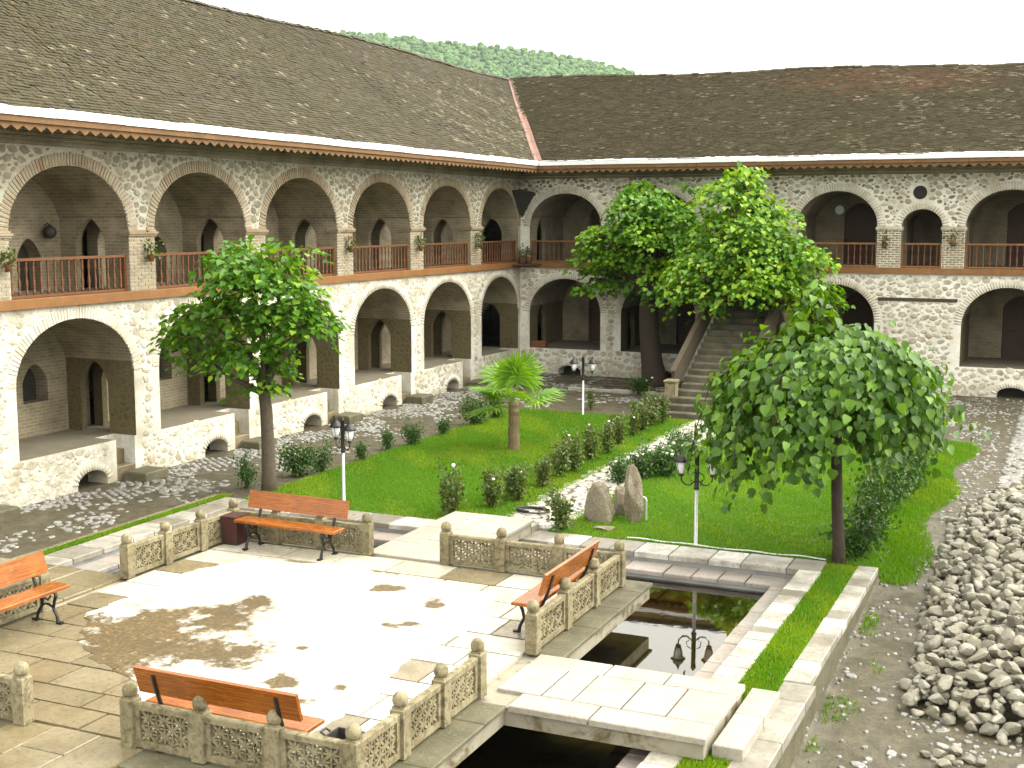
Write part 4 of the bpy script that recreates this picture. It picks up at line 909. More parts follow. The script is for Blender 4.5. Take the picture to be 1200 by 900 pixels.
def balustrade(pts, label):
    e0 = empty('stone_balustrade', (pts[0][0], pts[0][1], TZ)); tag(e0, label, 'balustrade', 'carved stone balustrades of the terrace')
    posts = []
    for (a, b_) in zip(pts, pts[1:]):
        A, B = Vector((*a, TZ)), Vector((*b_, TZ)); n = 3; st_ = (B - A) / n
        for k in range(n + (1 if b_ == pts[-1] else 0)): posts.append(A + st_ * k)
        L_ = round(st_.length - 2 * s_ - .006, 3); ang = math.atan2(st_.y, st_.x)
        if L_ not in LAT:
            m = MB(); m.cbox(0, L_, -.045, .045, .42, .49, .012); m.box(0, L_, -.04, .04, .02, .09); m.box(0, .06, -.04, .04, .09, .42); m.box(L_ - .06, L_, -.04, .04, .09, .42)
            LAT[L_] = (m.mesh('panel', 'carved_stone'), lattice_mesh(L_ - .12, .33))
        for k in range(n):
            o = A + st_ * k + st_.normalized() * (s_ + .003); M = Matrix.Translation(o) @ Matrix.Rotation(ang, 4, 'Z')
            p = inst('panel', LAT[L_][0], M, e0); WL[p.name] = Vector((0, 0, 0))
            q = bpy.data.objects.new('lattice', LAT[L_][1]); COL.objects.link(q); q.parent = p; q.location = (.06, 0, .09)
    for p in posts:
        o = inst('post', POST, Matrix.Translation(p) @ Matrix.Rotation(rnd.uniform(-.03, .03), 4, 'Z'), e0)
        q = bpy.data.objects.new('post_cap', CAPM); COL.objects.link(q); q.parent = o; q.location = (0, 0, .54)
balustrade([(-8.93, 17.4), (-6.05, 17.4), (-6.05, 14.15)], 'carved stone balustrade with a bench against its pool side, facing the standing rocks')
balustrade([(-10.37, 17.4), (-13.0, 17.4), (-13.0, 14.74)], 'carved stone balustrade behind the bench with the red litter bin')
balustrade([(-6.05, 12.55), (-6.05, 9.85), (-8.72, 9.85)], 'mossy carved stone balustrade above the dark water, beside the open dark bin')
balustrade([(-10.2, 9.85), (-13.0, 9.85), (-13.0, 13.0)], 'carved stone balustrade behind the bench by the wet tan flagstones')

# ------------------------------------------------------------------ benches
def bench_parts():
    P = []
    m = MB(); m.cbox(-.98, .98, -.18, .16, .435, .48, .01); P.append(('seat', m.mesh('seat', 'bench_wood')))
    m = MB(); a, c = Vector((0, .235, .60)), Vector((0, .32, .885)); d_ = (c - a); n = Vector((0, -d_.z, d_.y)).normalized() * .04
    m.prism([(-.98, *(a)[1:]), (-.98, *(c)[1:]), (-.98, *(c + n)[1:]), (-.98, *(a + n)[1:])], (1.96, 0, 0)); P.append(('backrest', m.mesh('backrest', 'bench_wood')))
    for s in (-.74, .74):
        m = MB(); w_ = .024
        def bar(pts, r_): m.tube([(s, y, z) for y, z in pts], r_, 6)
        bar([(-.20, .0), (-.17, .03), (-.155, .10), (-.10, .20), (-.12, .30), (-.155, .38), (-.13, .435)], [.03, .026, .022, .022, .024, .026, .022])
        bar([(.22, .0), (.20, .03), (.17, .12), (.10, .22), (.09, .30), (.15, .40), (.21, .52), (.26, .66), (.30, .80), (.305, .83)], [.03, .026, .022, .024, .026, .026, .024, .022, .022, .024])
        bar([(-.12, .42), (.0, .41), (.15, .405)], .02); bar([(-.10, .21), (-.02, .25), (.04, .25), (.10, .22)], .016); bar([(-.06, .37), (-.01, .31), (.04, .32), (.05, .37)], .012)
        m.box(s - .03, s + .03, -.25, -.16, 0, .025); m.box(s - .03, s + .03, .17, .27, 0, .025); P.append(('leg', m.mesh('leg', 'cast_iron', False)))
    return P
BP = bench_parts()
def bench(x, y, rz, label):
    e0 = empty('park_bench', (x, y, TZ), rz); tag(e0, label, 'bench', 'benches on the terrace')
    for nme, me in BP: o = bpy.data.objects.new(nme, me); COL.objects.link(o); o.parent = e0
bench(-11.6, 16.99, R(-2), 'orange wooden bench on black iron legs beside the red litter bin')
bench(-12.52, 11.87, R(90), 'orange wooden bench on black iron legs by the wet tan flagstones')
bench(-7.62, 10.09, R(180), 'red-brown wooden bench seen from behind, beside the open dark bin')
bench(-6.36, 15.55, R(-90), 'red-brown wooden bench on black iron legs against the pool balustrade')
# bins
m = MB(); m.cbox(-.15, .15, -.15, .15, .04, .46, .01); t = empty('litter_bin', (-12.76, 17.1, TZ)); tag(t, 'small dark red litter bin beside the orange bench', 'bin'); o = m.build('body', 'bin_red', t, False)
m = MB(); m.box(-.165, .165, -.165, .165, .462, .49); m.build('rim', 'bin_red', t, False); m = MB(); m.box(-.13, .13, -.13, .13, 0, .04); m.build('foot', 'bin_dark', t, False)
t = empty('litter_bin', (-6.33, 10.12, TZ)); tag(t, 'open dark square bin in the balustrade corner', 'bin'); m = MB()
for (a, b_, c, d_) in ((-.16, .16, -.16, -.14), (-.16, .16, .14, .16), (-.16, -.14, -.14, .14), (.14, .16, -.14, .14)): m.box(a, b_, c, d_, .02, .42)
m.box(-.16, .16, -.16, .16, 0, .02); m.build('body', 'bin_dark', t, False)
m = MB(); m.tube([(-.17, -.05, .40), (-.23, -.05, .43), (-.23, .05, .43), (-.17, .05, .40)], .012, 6); m.build('handle', 'bin_dark', t, False)

# ------------------------------------------------------------------ garden lamps
def lamp(p, rz, h, label):
    e0 = empty('garden_lamp', p, rz); tag(e0, label, 'lamp', 'twin-headed garden lamps')
    j = h * .60
    m = MB(); m.lathe([(.05, 0), (.032, .02), (.030, j)], 10); m.build('post', 'galvanised', e0, False, True)
    m = MB(); m.lathe([(.044, 0), (.048, .03), (.040, .05), (.040, h * .36), (.05, h * .37), (.03, h * .39), (.012, h * .41)], 10, (0, 0, j)); m.build('upper_post', 'cast_iron', e0, False, True)
    for s in (-1, 1):
        z0 = j + .10; m = MB()
        m.tube([(s * .03, 0, z0 + .05), (s * .12, 0, z0 - .03), (s * .2, 0, z0 - .02), (s * .265, 0, z0 + .05), (s * .27, 0, z0 + .13)], .014, 6)
        m.tube([(s * .04, 0, z0 + .20), (s * .11, 0, z0 + .16), (s * .13, 0, z0 + .08), (s * .08, 0, z0 + .05)], .009, 6); o = m.build('arm', 'cast_iron', e0, False, True)
        zb = z0 + .13; c = (s * .27, 0, zb)
        m = MB(); m.lathe([(.045, 0), (.05, .02), (.03, .03), (.055, .05)], 8, c); q = m.build('lantern', 'cast_iron', e0, False, True)
        m = MB(); m.lathe([(.055, .05), (.075, .13), (.095, .25), (.09, .252)], 12, c); m.build('glass', 'opal_glass', q, False, True)
        m = MB(); m.lathe([(.13, .255), (.135, .27), (.105, .30), (.085, .345), (.05, .375), (.03, .385), (.035, .41), (.015, .44), (.006, .48)], 12, c); m.build('lantern_cap', 'cast_iron', q, False, True)
        for k in range(4):
            a = PI / 4 + k * PI / 2; m = MB(); m.tube([(c[0] + .058 * math.cos(a), .058 * math.sin(a), zb + .04), (c[0] + .10 * math.cos(a), .10 * math.sin(a), zb + .26)], .006, 5); m.build('glass_bar', 'cast_iron', q, False)
lamp(PZ(403, 590, 0), R(-28), 1.75, 'twin-headed garden lamp on the lawn behind the orange bench')
lamp(PZ(683, 487, 0), R(20), 1.75, 'twin-headed garden lamp beyond the palm near the lawn end')
lamp(PZ(815, 641, 0), R(14), 1.72, 'twin-headed garden lamp by the pool coping beside the weeping tree')

# ================================================================== LOOSE STONES AND PAVING
def cobble_mesh(k):
    r_ = random.Random(900 + k); n = r_.choice((5, 6, 7)); vs = []; fs = []
    rr = [1 + r_.uniform(-.22, .18) for _ in range(n)]
    for s_, z in ((1.0, -1), (.97, .55), (.82, 1.0)):
        for i in range(n): a = 2 * PI * i / n; vs.append((s_ * rr[i] * math.cos(a), s_ * rr[i] * math.sin(a), z))
    for L_ in range(2):
        for i in range(n): j = (i + 1) % n; fs.append((L_ * n + i, L_ * n + j, (L_ + 1) * n + j, (L_ + 1) * n + i))
    fs.append(tuple(2 * n + i for i in range(n))); return vs, fs
def cobble_set(mat, nm): return [MB().add(*cobble_mesh(k)).mesh(nm, mat) for k in range(10)]
CB = cobble_set('cobble', 'cobblestone'); FLG = cobble_set('flagstone', 'flagstone')
Z3 = Vector((0, 0, 1))
def flat(me, x, y, z, r, rot, asp=1, h=.02):
    e1 = Vector((math.cos(rot), math.sin(rot), 0)); return (me, frame((x, y, z), e1, Z3.cross(e1), Z3, r, r * asp, h))
it = []
for (p0, p1, o0, o1) in baysL[2:]:
    c = (o0 + o1) / 2 + .3
    for q in range(10):
        rr = .55 + .155 * q; n = int(PI * rr / .155)
        for k in range(n):
            if rnd.random() < .10 + .05 * q: continue
            a = -PI / 2 + PI * (k + .5) / n; it.append(flat(rnd.choice(CB), XL + .05 + rr * math.cos(a), c + rr * math.sin(a) * 1.12, .004 + rnd.uniform(-.006, .006), rnd.uniform(.062, .082), a + rnd.uniform(-.2, .2), rnd.uniform(.8, 1.05)))
for k in range(2600):
    x, y = rnd.uniform(-19, -15.5), rnd.uniform(14, 43)
    d_ = math.sin(x * 2.1 + y * .7) * math.sin(y * .9 - x) + .5 * math.sin(y * 2.3 + x * 1.7)
    if d_ < .1 or (x > -16.3 and y < 35): continue
    it.append(flat(rnd.choice(CB), x, y, 0 + rnd.uniform(-.008, .004), rnd.uniform(.04, .10), rnd.uniform(0, 6), rnd.uniform(.6, 1)))
for k in range(1500):
    x, y = rnd.uniform(-15.5, -3), rnd.uniform(35.3, 43)
    if math.sin(x * 1.3) * math.sin(y * 1.7) + .4 * math.sin(x * 3 + y) < .05 or -11.6 < x < -8.6: continue
    it.append(flat(rnd.choice(CB), x, y, rnd.uniform(-.006, .006), rnd.uniform(.05, .13), rnd.uniform(0, 6), rnd.uniform(.5, 1)))
for k in range(7500):
    x, y = rnd.uniform(-3.0, 1.5), rnd.uniform(12.5, 43)
    dd = math.sin(x * 2 + y * .8) * math.sin(y * .6 - x) + .5 * math.sin(y * 2.1)
    if rnd.random() > .25 + .7 * max(0, dd) or (x < -2.3 and 20.9 < y < 34): continue
    it.append(flat(rnd.choice(CB), x, y, gz(x, y) + rnd.uniform(-.008, .006), rnd.uniform(.018, .06) * (1.9 if rnd.random() < .05 else 1), rnd.uniform(0, 6), rnd.uniform(.5, 1)))
for k in range(900):                                # pale paved strip along the east
    y = rnd.uniform(24.5, 42.5); x = -1.25 + rnd.uniform(-.16, .22); it.append(flat(rnd.choice(CB), x, y, gz(x, y) + .003 + rnd.uniform(0, .006), rnd.uniform(.05, .10), rnd.uniform(0, 6), rnd.uniform(.6, 1)))
pieces('cobblestone', it, 'cobble', ground, 300)
# flag path across the lawn to the stair
m = MB(); m.quad((-9.8, 21.05, .01), (-8.7, 21.05, .01), (-8.7, 34.9, .01), (-9.8, 34.9, .01)); gp = m.build('garden_path', 'wet_ground'); tag(gp, kind='structure')
it = [flat(rnd.choice(FLG), u, v, .014 + rnd.uniform(0, .006), r * 1.06, rnd.uniform(0, 6), rnd.uniform(.85, 1.05), .02) for u, v, r in scatter(-9.9, -8.6, 21.1, 34.8, [], 0, .05, .15, 9000, gap=.95)]
pieces('flagstone', it, 'flagstone', gp, 300)

row(ground, 'kerb_stone', 'flagstone', -15.6, -11.7, 39.4, 39.62, .10, .2, 'x', .6, .02, .02)
a, c = PZ(742, 625, .05), PZ(962, 664, .05); a.y = 21.10; c.y = 21.06; m = MB(); m.tube([a + (c - a) * t + Vector((0, .02 * math.sin(t * 9) + .008 * math.sin(t * 31), .008 * math.sin(t * 23))) for t in np.linspace(0, 1, 50)], .013, 6); o = m.build('lawn_hose', 'opal_glass'); tag(o, 'thin white hose lying along the lawn edge by the pool coping', 'hose')
# heap of river stones
def rock_mesh(k, mat, nm, sub=3, amp=.18):
    import bmesh
    bm = bmesh.new(); bmesh.ops.create_icosphere(bm, subdivisions=sub, radius=1); r_ = random.Random(300 + k)
    ax = [Vector((r_.gauss(0, 1), r_.gauss(0, 1), r_.gauss(0, 1))).normalized() for _ in range(13)]; cut = [r_.uniform(.46, .82) for _ in ax]
    for v in bm.verts:
        p = v.co.normalized(); f = 1.0
        for a, c in zip(ax, cut):
            d_ = p.dot(a)
            if d_ * f > c: f = c / d_
        v.co = p * (f + r_.uniform(-.025, .025)) * 1.2; v.co.z *= .72; v.co.y *= .85
    me = bpy.data.meshes.new(nm); bm.to_mesh(me); bm.free(); me.materials.append(MATS[mat]); me.polygons.foreach_set('use_smooth', [True] * len(me.polygons)); me.set_sharp_from_angle(angle=R(24)); me.update(); return me
RM = [rock_mesh(k, 'river_stone', 'river_stone') for k in range(16)]
hb = [PG(*p) for p in ((1045, 838), (1058, 800), (1073, 750), (1083, 695), (1100, 650), (1113, 612), (1150, 588), (1200, 574))]
hY = [p.y for p in hb]; hX = [p.x for p in hb]
def heap_h(x, y):
    xb = float(np.interp(y, hY, hX)); yb = float(np.interp(x, [-3, PG(1045, 838).x, PG(1100, 848).x, PG(1165, 872).x, PG(1200, 880).x, 3], [15, PG(1045, 838).y, PG(1100, 848).y, PG(1165, 872).y, PG(1200, 880).y, 13.2]))
    d_ = min(x - xb, (y - yb) * .9, (27.5 - y) * .8, 3.0 - x)
    return d_
it = []
for layer in range(3):
    for (u, v, r) in scatter(-3, 2.6, 12.5, 28, [], 0, .045, .135, 14000, lambda u, v, r: heap_h(u, v) < r * .6 + layer * .12, gap=.86 if layer < 2 else 1.05):
        d_ = heap_h(u, v); z = gz(u, v) + min(.5, .36 * max(0, d_)) + layer * .07 * (d_ > .2) + r * .28 * (.6 if layer == 0 else .8)
        M = Matrix.Translation((u, v, z)) @ Matrix.Rotation(rnd.uniform(0, 6.3), 4, 'Z') @ Matrix.Rotation(rnd.gauss(0, .35), 4, 'X') @ Matrix.Rotation(rnd.gauss(0, .35), 4, 'Y') @ Matrix.Diagonal((r * rnd.uniform(.95, 1.25), r * rnd.uniform(.85, 1.1), r * rnd.uniform(.75, 1.05), 1))
        it.append((rnd.choice(RM), M, layer))
for (x, y) in ((1085, 887), (1100, 886), (1112, 893), (1124, 897), (1120, 884), (1135, 893), (1150, 897), (1108, 899)):
    p = PG(x, y); r = rnd.uniform(.07, .11); it.append((rnd.choice(RM), Matrix.Translation((p.x, p.y, p.z + r * .4)) @ Matrix.Rotation(rnd.uniform(0, 6), 4, 'Z') @ Matrix.Diagonal((r * 1.15, r, r * .85, 1)), 9))
def vis(q):
    p = q[1].to_translation(); x, y = pix(p); return (0 if -10 < x < 1205 and y < 905 else 1, -(q[2] >= 2), -q[1].to_scale().x / (p - _C).length)
it.sort(key=vis)
for me, M, l in it[:300]: tag(inst('river_stone', me, M), 'loose grey river stone of the heap on the earth path', 'stone', 'river stones heaped on the earth path')
o = np_obj('river_stone_heap', joined('river_stone_heap', [(a, b_) for a, b_, _ in it[300:]], 'river_stone', True)); tag(o, 'mass of grey river stones filling the heap', 'stones', kind='stuff')

# standing rocks beside the path
def standing(p, hx, hy, hz, k, label, tilt=0):
    me = rock_mesh(40 + k, 'standing_rock', 'standing_rock', 5, .3); r_ = random.Random(k); fr = [(Vector((r_.gauss(0, 1), r_.gauss(0, 1), r_.gauss(0, .6))) * 3.2, r_.uniform(0, 6)) for _ in range(14)]
    for v in me.vertices:
        c = v.co; n_ = sum(math.sin(c.dot(a) * (1 + .35 * i) + ph) / (1 + .45 * i) for i, (a, ph) in enumerate(fr)) * .035
        lo = max(0, -c.z); f = 1 + n_ + .22 * lo - .1 * max(0, c.z); v.co = Vector((c.x * f, c.y * f, c.z / .72 * (1 + n_)))
    o = bpy.data.objects.new('standing_rock', me); o.location = p + Vector((0, 0, hz * .72)); o.scale = (hx, hy, hz); o.rotation_euler = (0, tilt, R(25)); COL.objects.link(o); tag(o, label, 'rock', 'standing rocks beside the flag path')
standing(PZ(705, 612), .29, .22, .44, 1, 'shorter squat standing rock beside the pale flag path', .06)
standing(PZ(743, 611), .25, .22, .58, 2, 'tallest narrow standing rock beside a white pipe stub', -.05)
standing(PZ(726, 606), .11, .12, .38, 5, 'thin rock wedged between two larger standing rocks')
standing(PZ(706, 622), .2, .15, .06, 9, 'flat low stone at the foot of the standing rocks')
p = PZ(757, 612); m = MB(); m.tube([(0, 0, 0), (0, 0, .42), (-.02, 0, .47), (-.08, 0, .48)], .022, 8); o = m.build('water_pipe', 'galvanised'); o.location = p; tag(o, 'short bent white water pipe beside the tallest standing rock', 'pipe')
p = PZ(625, 602); m = MB(); m.tube([(p.x + .3 * math.cos(a) * (1 + .1 * a / 6), p.y + .22 * math.sin(a), .04 + .005 * a) for a in np.linspace(0, 11, 40)], .018, 6); o = m.build('garden_hose', 'black_rubber'); tag(o, 'coiled black garden hose lying on the flag path', 'hose')

# ================================================================== PLANTS
LEAF_V = np.array([(0, 0, 0), (.38, .12, .10), (.46, .42, .13), (.25, .78, .06), (0, 1.05, -.10), (-.25, .78, .06), (-.46, .42, .13), (-.38, .12, .10), (0, .5, -.02)], np.float32)
LEAF_T = np.array([(0, 1, 8), (1, 2, 8), (2, 3, 8), (3, 4, 8), (4, 5, 8), (5, 6, 8), (6, 7, 8), (7, 0, 8)])
LEAF_V4 = np.array([(0, 0, 0), (.36, .45, .10), (0, 1.0, -.08), (-.36, .45, .10)], np.float32); LEAF_T4 = np.array([(0, 1, 2), (0, 2, 3)])
def unit(a): return a / np.maximum(np.linalg.norm(a, axis=1, keepdims=True), 1e-6)
def leaf_arrays(P, T, N, S, tmpl=(LEAF_V, LEAF_T)):
    LV, LT = tmpl; T = unit(T); B = unit(np.cross(T, N)); N2 = np.cross(B, T); n = len(P)
    V = P[:, None] + S[:, None, None] * (LV[None, :, 0:1] * B[:, None] + LV[None, :, 1:2] * T[:, None] + LV[None, :, 2:3] * N2[:, None])
    F = (np.arange(n)[:, None, None] * len(LV) + LT[None]).reshape(-1, 3); return V.reshape(-1, 3), F, len(LV)
def leaves_mesh(name, P, T, N, S, mat, var=None, tmpl=(LEAF_V, LEAF_T)):
    V, F, k = leaf_arrays(P, T, N, S, tmpl); v = rng.uniform(0, .99, len(P)) if var is None else var
    return mesh_np(name, V, [F], mat, False, {'var': np.repeat(v, k)})
def limb(m, a, b_, r0, r1, bend=.12, n=5):
    a, b_ = Vector(a), Vector(b_); d_ = b_ - a; off = Vector((rnd.uniform(-1, 1), rnd.uniform(-1, 1), rnd.uniform(.2, 1))) * d_.length * bend
    m.tube([a + d_ * t + off * (4 * t * (1 - t)) for t in np.linspace(0, 1, n)], [r0 + (r1 - r0) * t for t in np.linspace(0, 1, n)], 6)
def broadleaf(name, label, base, trunk, lobes, leaf, spray, per, mat, bark, hollow=.45, cat='tree', droop=.5, tier=1.0):
    """trunk: [(point, radius)]; lobes: [(centre, radii, sprays)]"""
    t = empty(name, base); tag(t, label, cat)
    m = MB(); m.tube([p for p, r in trunk], [r for p, r in trunk], 12); fork = Vector(trunk[-1][0])
    P, T, N, S, VV = [], [], [], [], []
    for c, rad, n in lobes:
        c = np.array(c); rad = np.array(rad)
        limb(m, fork - Vector((0, 0, .2)), c - np.array((0, 0, rad[2] * .3)), trunk[-1][1] * .7, .035)
        for k in range(n):
            d_ = unit(rng.normal(size=(1, 3)))[0]
            if d_[2] < -.55: d_[2] *= -.6
            f = hollow + (1 - hollow) * rng.uniform(0, 1) ** .5; sc_ = c + d_ * rad * f * (rng.uniform(1.1, 1.4) if rng.uniform() < .16 else rng.uniform(.85, 1.06))
            if rng.uniform() < .35: limb(m, c + d_ * rad * .15, sc_, .022, .007, .1, 4)
            out = np.array((d_[0], d_[1], d_[2] * .3)); out /= max(np.linalg.norm(out), 1e-6)
            nn = np.array((0, 0, 1.0)) * tier + out * .45 + rng.normal(0, .15, 3); nn /= np.linalg.norm(nn)
            u_ = np.cross(nn, (0.3, .9, .1)); u_ /= np.linalg.norm(u_); w_ = np.cross(nn, u_); q = int(per * rng.uniform(.7, 1.3))
            rr = spray * np.sqrt(rng.uniform(0, 1, q)) * rng.uniform(.75, 1.25); aa = rng.uniform(0, 2 * PI, q)
            loc = (rr * np.cos(aa))[:, None] * u_ + (rr * np.sin(aa))[:, None] * w_
            pos = sc_ + loc + out * spray * .25; pos[:, 2] -= droop * rr ** 2 / spray; pos += rng.normal(0, .05 * spray / .4, (q, 3)) * np.array((1, 1, .6))
            tip = loc / spray + out * .6 + np.array((0, 0, -.35 - .3 * droop)) + rng.normal(0, .35, (q, 3))
            P.append(pos); T.append(tip); N.append(np.tile(nn, (q, 1)) + rng.normal(0, .38, (q, 3))); S.append(leaf * rng.uniform(.5, 1.3, q)); VV.append(np.clip(rng.uniform(0, 1) * .5 + rng.uniform(0, .5, q), 0, .99))
    m.build('trunk', bark, t, True, True)
    P, T, N, S, VV = map(np.concatenate, (P, T, N, S, VV))
    return t, P, T, N, S, VV
def crown(t, P, T, N, S, VV, mat, singles=0, tmpl=(LEAF_V, LEAF_T), name='crown'):
    if singles:
        px = np.array([(Vector(p) - _C).length for p in P]); idx = np.argsort(-S / px); pick, rest = idx[:singles], idx[singles:]
    else: rest = np.arange(len(P)); pick = []
    o = np_obj(name, leaves_mesh(name, P[rest], T[rest], N[rest], S[rest], mat, VV[rest], tmpl), t)
    if singles:
        LM = mesh_np('leaf', LEAF_V, [LEAF_T], mat)
        for i in pick:
            ty = Vector(T[i]).normalized(); bx = ty.cross(Vector(N[i])).normalized(); nz_ = bx.cross(ty); inst('leaf', LM, frame(P[i], bx, ty, nz_, S[i], S[i], S[i]), o)
    return o
V3 = Vector
# round-headed tree behind the orange bench
b1 = PZ(316, 576); q = lambda x, y, dy=0: PY(x, y, b1.y + dy)
tr_ = [(b1 - V3((0, 0, .1)), .19), (q(315, 560), .15), (q(314, 520), .135), (q(312, 480), .13), (q(308, 450), .11)]
lob = [(q(300, 345), (.95, 1.0, .9), 34), (q(250, 372), (.75, .85, .65), 26), (q(342, 372), (.62, .8, .65), 24), (q(282, 312), (.65, .75, .5), 20), (q(325, 325), (.6, .7, .55), 19), (q(300, 415), (.75, .85, .55), 22), (q(232, 402), (.36, .5, .4), 10), (q(362, 385), (.32, .5, .4), 8), (q(310, 452), (.3, .35, .4), 7)]
t, *A = broadleaf('broadleaf_tree', 'bright green broadleaf tree with slim trunk behind the orange bench', b1, tr_, [(c_, r_, int(n_ * .85)) for c_, r_, n_ in lob], .145, .42, 36, 'leaf_mid', 'bark', tier=1.1)
crown(t, *A, 'leaf_mid', 0)
# thick-trunked tree left of the stair
b2 = PZ(768, 452); q = lambda x, y, dy=0: PY(x, y, b2.y + dy)
tr_ = [(b2 - V3((0, 0, .15)), .62), (q(767, 444), .46), (q(764, 425), .38), (q(761, 395), .35), (q(760, 365), .33), (q(762, 340), .28)]
lob = [(q(760, 285), (1.5, 1.5, 1.5), 70), (q(715, 290), (1.05, 1.2, 1.0), 46), (q(800, 290), (1.1, 1.2, 1.1), 44), (q(755, 240), (1.0, 1.1, .75), 34), (q(795, 335), (1.0, 1.0, .6), 24), (q(708, 325), (.7, .9, .6), 22), (q(785, 252), (.8, .9, .8), 24)]
t, *A = broadleaf('broadleaf_tree', 'bright green tree with thick dark trunk left of the stone staircase', b2, tr_, [(c_, r_, int(n_ * .72)) for c_, r_, n_ in lob], .165, .52, 44, 'leaf_bright', 'bark_dark', tier=1.1)
crown(t, *A, 'leaf_bright', 0)
# tall spreading tree before the stair
b3 = PY(925, 465, 40.2); b3.z = 0; q = lambda x, y, dy=0: PY(x, y, b3.y + dy)
tr_ = [(b3 - V3((0, 0, .1)), .30), (q(924, 430), .23), (q(918, 395), .2), (q(905, 350), .17), (q(890, 310), .12)]
lob = [(q(868, 285, -.5), (1.35, 1.4, 1.3), 62), (q(862, 230, -.3), (.75, .9, .85), 28), (q(922, 302, -.6), (1.25, 1.3, .65), 44), (q(835, 316, -.8), (1.1, 1.2, .6), 38), (q(892, 334, -.9), (1.35, 1.3, .5), 42), (q(940, 345, -.6), (.8, .9, .5), 22), (q(818, 300, -.6), (.6, .7, .5), 16), (q(868, 207), (.4, .45, .42), 12), (q(905, 258, -.4), (.8, .9, .65), 24), (q(935, 290, -.6), (.8, .8, .35), 14), (q(812, 340, -.9), (.7, .7, .28), 14)]
t, *A = broadleaf('broadleaf_tree', 'tall bright green tree with layered drooping sprays before the staircase', b3, tr_, [(c_, r_, int(n_ * .62)) for c_, r_, n_ in lob], .165, .60, 52, 'leaf_bright', 'bark_dark', droop=.75, tier=1.3)
crown(t, *A, 'leaf_bright', 0)
# weeping tree
b4 = PZ(983, 661); q = lambda x, y, dy=0: PY(x, y, b4.y + dy)
t = empty('weeping_tree', b4); tag(t, 'umbrella-shaped weeping tree with large dark heart-shaped leaves by the pool corner', 'tree')
m = MB(); top = q(985, 425); m.tube([b4 - V3((0, 0, .1)), q(983, 640), q(981, 590), q(980, 520), q(983, 460), top], [.13, .105, .095, .09, .085, .07], 10)
P, T, N, S, VV = [], [], [], [], []
def strand(pts, dens, ls):
    pts = [np.array(p) for p in pts]; seg = [np.linalg.norm(b_ - a) for a, b_ in zip(pts, pts[1:])]; Lt = sum(seg); n = int(Lt * dens)
    for k in range(n):
        s_ = Lt * (k + rng.uniform(0, 1)) / n; i = 0
        while i < len(seg) - 1 and s_ > seg[i]: s_ -= seg[i]; i += 1
        p = pts[i] + (pts[i + 1] - pts[i]) * (s_ / max(seg[i], 1e-6)); tan = (pts[i + 1] - pts[i]) / max(seg[i], 1e-6)
        out = p - np.array(top); out[2] = 0; out /= max(np.linalg.norm(out), .05)
        P.append(p + rng.normal(0, .10, 3)); T.append(tan * .45 + np.array((0, 0, -.8)) + out * .3 + rng.normal(0, .42, 3)); N.append(out * .75 + np.array((0, 0, .8)) + rng.normal(0, .42, 3)); S.append(ls * rng.uniform(.5, 1.3)); VV.append(rng.uniform(0, .99))
lobe_ph = rng.uniform(0, 6.28, 4)
for k in range(350):
    a = rng.uniform(0, 2 * PI); cx_, cy_ = math.cos(a), math.sin(a)
    lobe = .5 + .3 * math.sin(3 * a + lobe_ph[0]) + .2 * math.sin(7 * a + lobe_ph[1])
    rmax = 2.0 * (.86 + .22 * lobe) * rng.uniform(.12, 1.0) ** .55; lx = rmax * (1.12 if cx_ < 0 else .75)
    zt = 3.52 - .10 * (rmax / 2.0) ** 2 + rng.uniform(-.22, .14) + .16 * math.sin(2 * a + lobe_ph[2]); drop = rng.uniform(.1, 1.0) ** .8 * (.5 + .9 * lobe) * 1.75 * (.35 + .65 * rmax / 2.0)
    T0 = np.array(top); w1, w2 = rng.normal(0, .16, 2), rng.normal(0, .14, 2)
    def at(f, z, wv=(0, 0)): return (T0[0] + cx_ * lx * f + wv[0], T0[1] + cy_ * rmax * f + wv[1], z)
    zend = max(zt - .35 - drop, 1.38 + .45 * max(0, cx_) - .22 * max(0, -cx_) + .4 * rng.uniform(0, 1) - (.45 if rng.uniform() < .07 else 0))
    pts = [at(.1, zt - .12), at(.42, zt + .08, w1 * .4), at(.76, zt + .02, w1), at(.95, zt - .28, w1 + w2 * .4), at(1.02, (zt - .35 + zend) / 2, w1 + w2), at(1.04, min(zend, zt - .4), w1 + w2 * 1.5)]
    if k < 46: m.tube([V3(p) for p in [tuple(np.array(top) - (0, 0, .25))] + pts], [.035, .03, .024, .018, .012, .009, .006], 5)
    strand(pts, 16, .152)
for (x, y, r) in ((955, 345, .22), (940, 370, .3), (965, 375, .3), (950, 395, .35), (985, 395, .3)):
    c = np.array(q(x, y, rnd.uniform(-.3, .1)))
    for k in range(34):
        d_ = unit(rng.normal(size=(1, 3)))[0]; P.append(c + d_ * r * rng.uniform(.2, 1)); T.append(d_ * .5 + np.array((0, 0, -.6)) + rng.normal(0, .25, 3)); N.append(d_ * .6 + np.array((0, 0, .8)) + rng.normal(0, .3, 3)); S.append(.17 * rng.uniform(.7, 1.2)); VV.append(rng.uniform(.4, .99))
limb(m, top, q(955, 350), .035, .012)
m.build('trunk', 'bark_dark', t, True, True)
crown(t, np.array(P), np.array(T), np.array(N), np.array(S), np.array(VV), 'leaf_deep', 300)

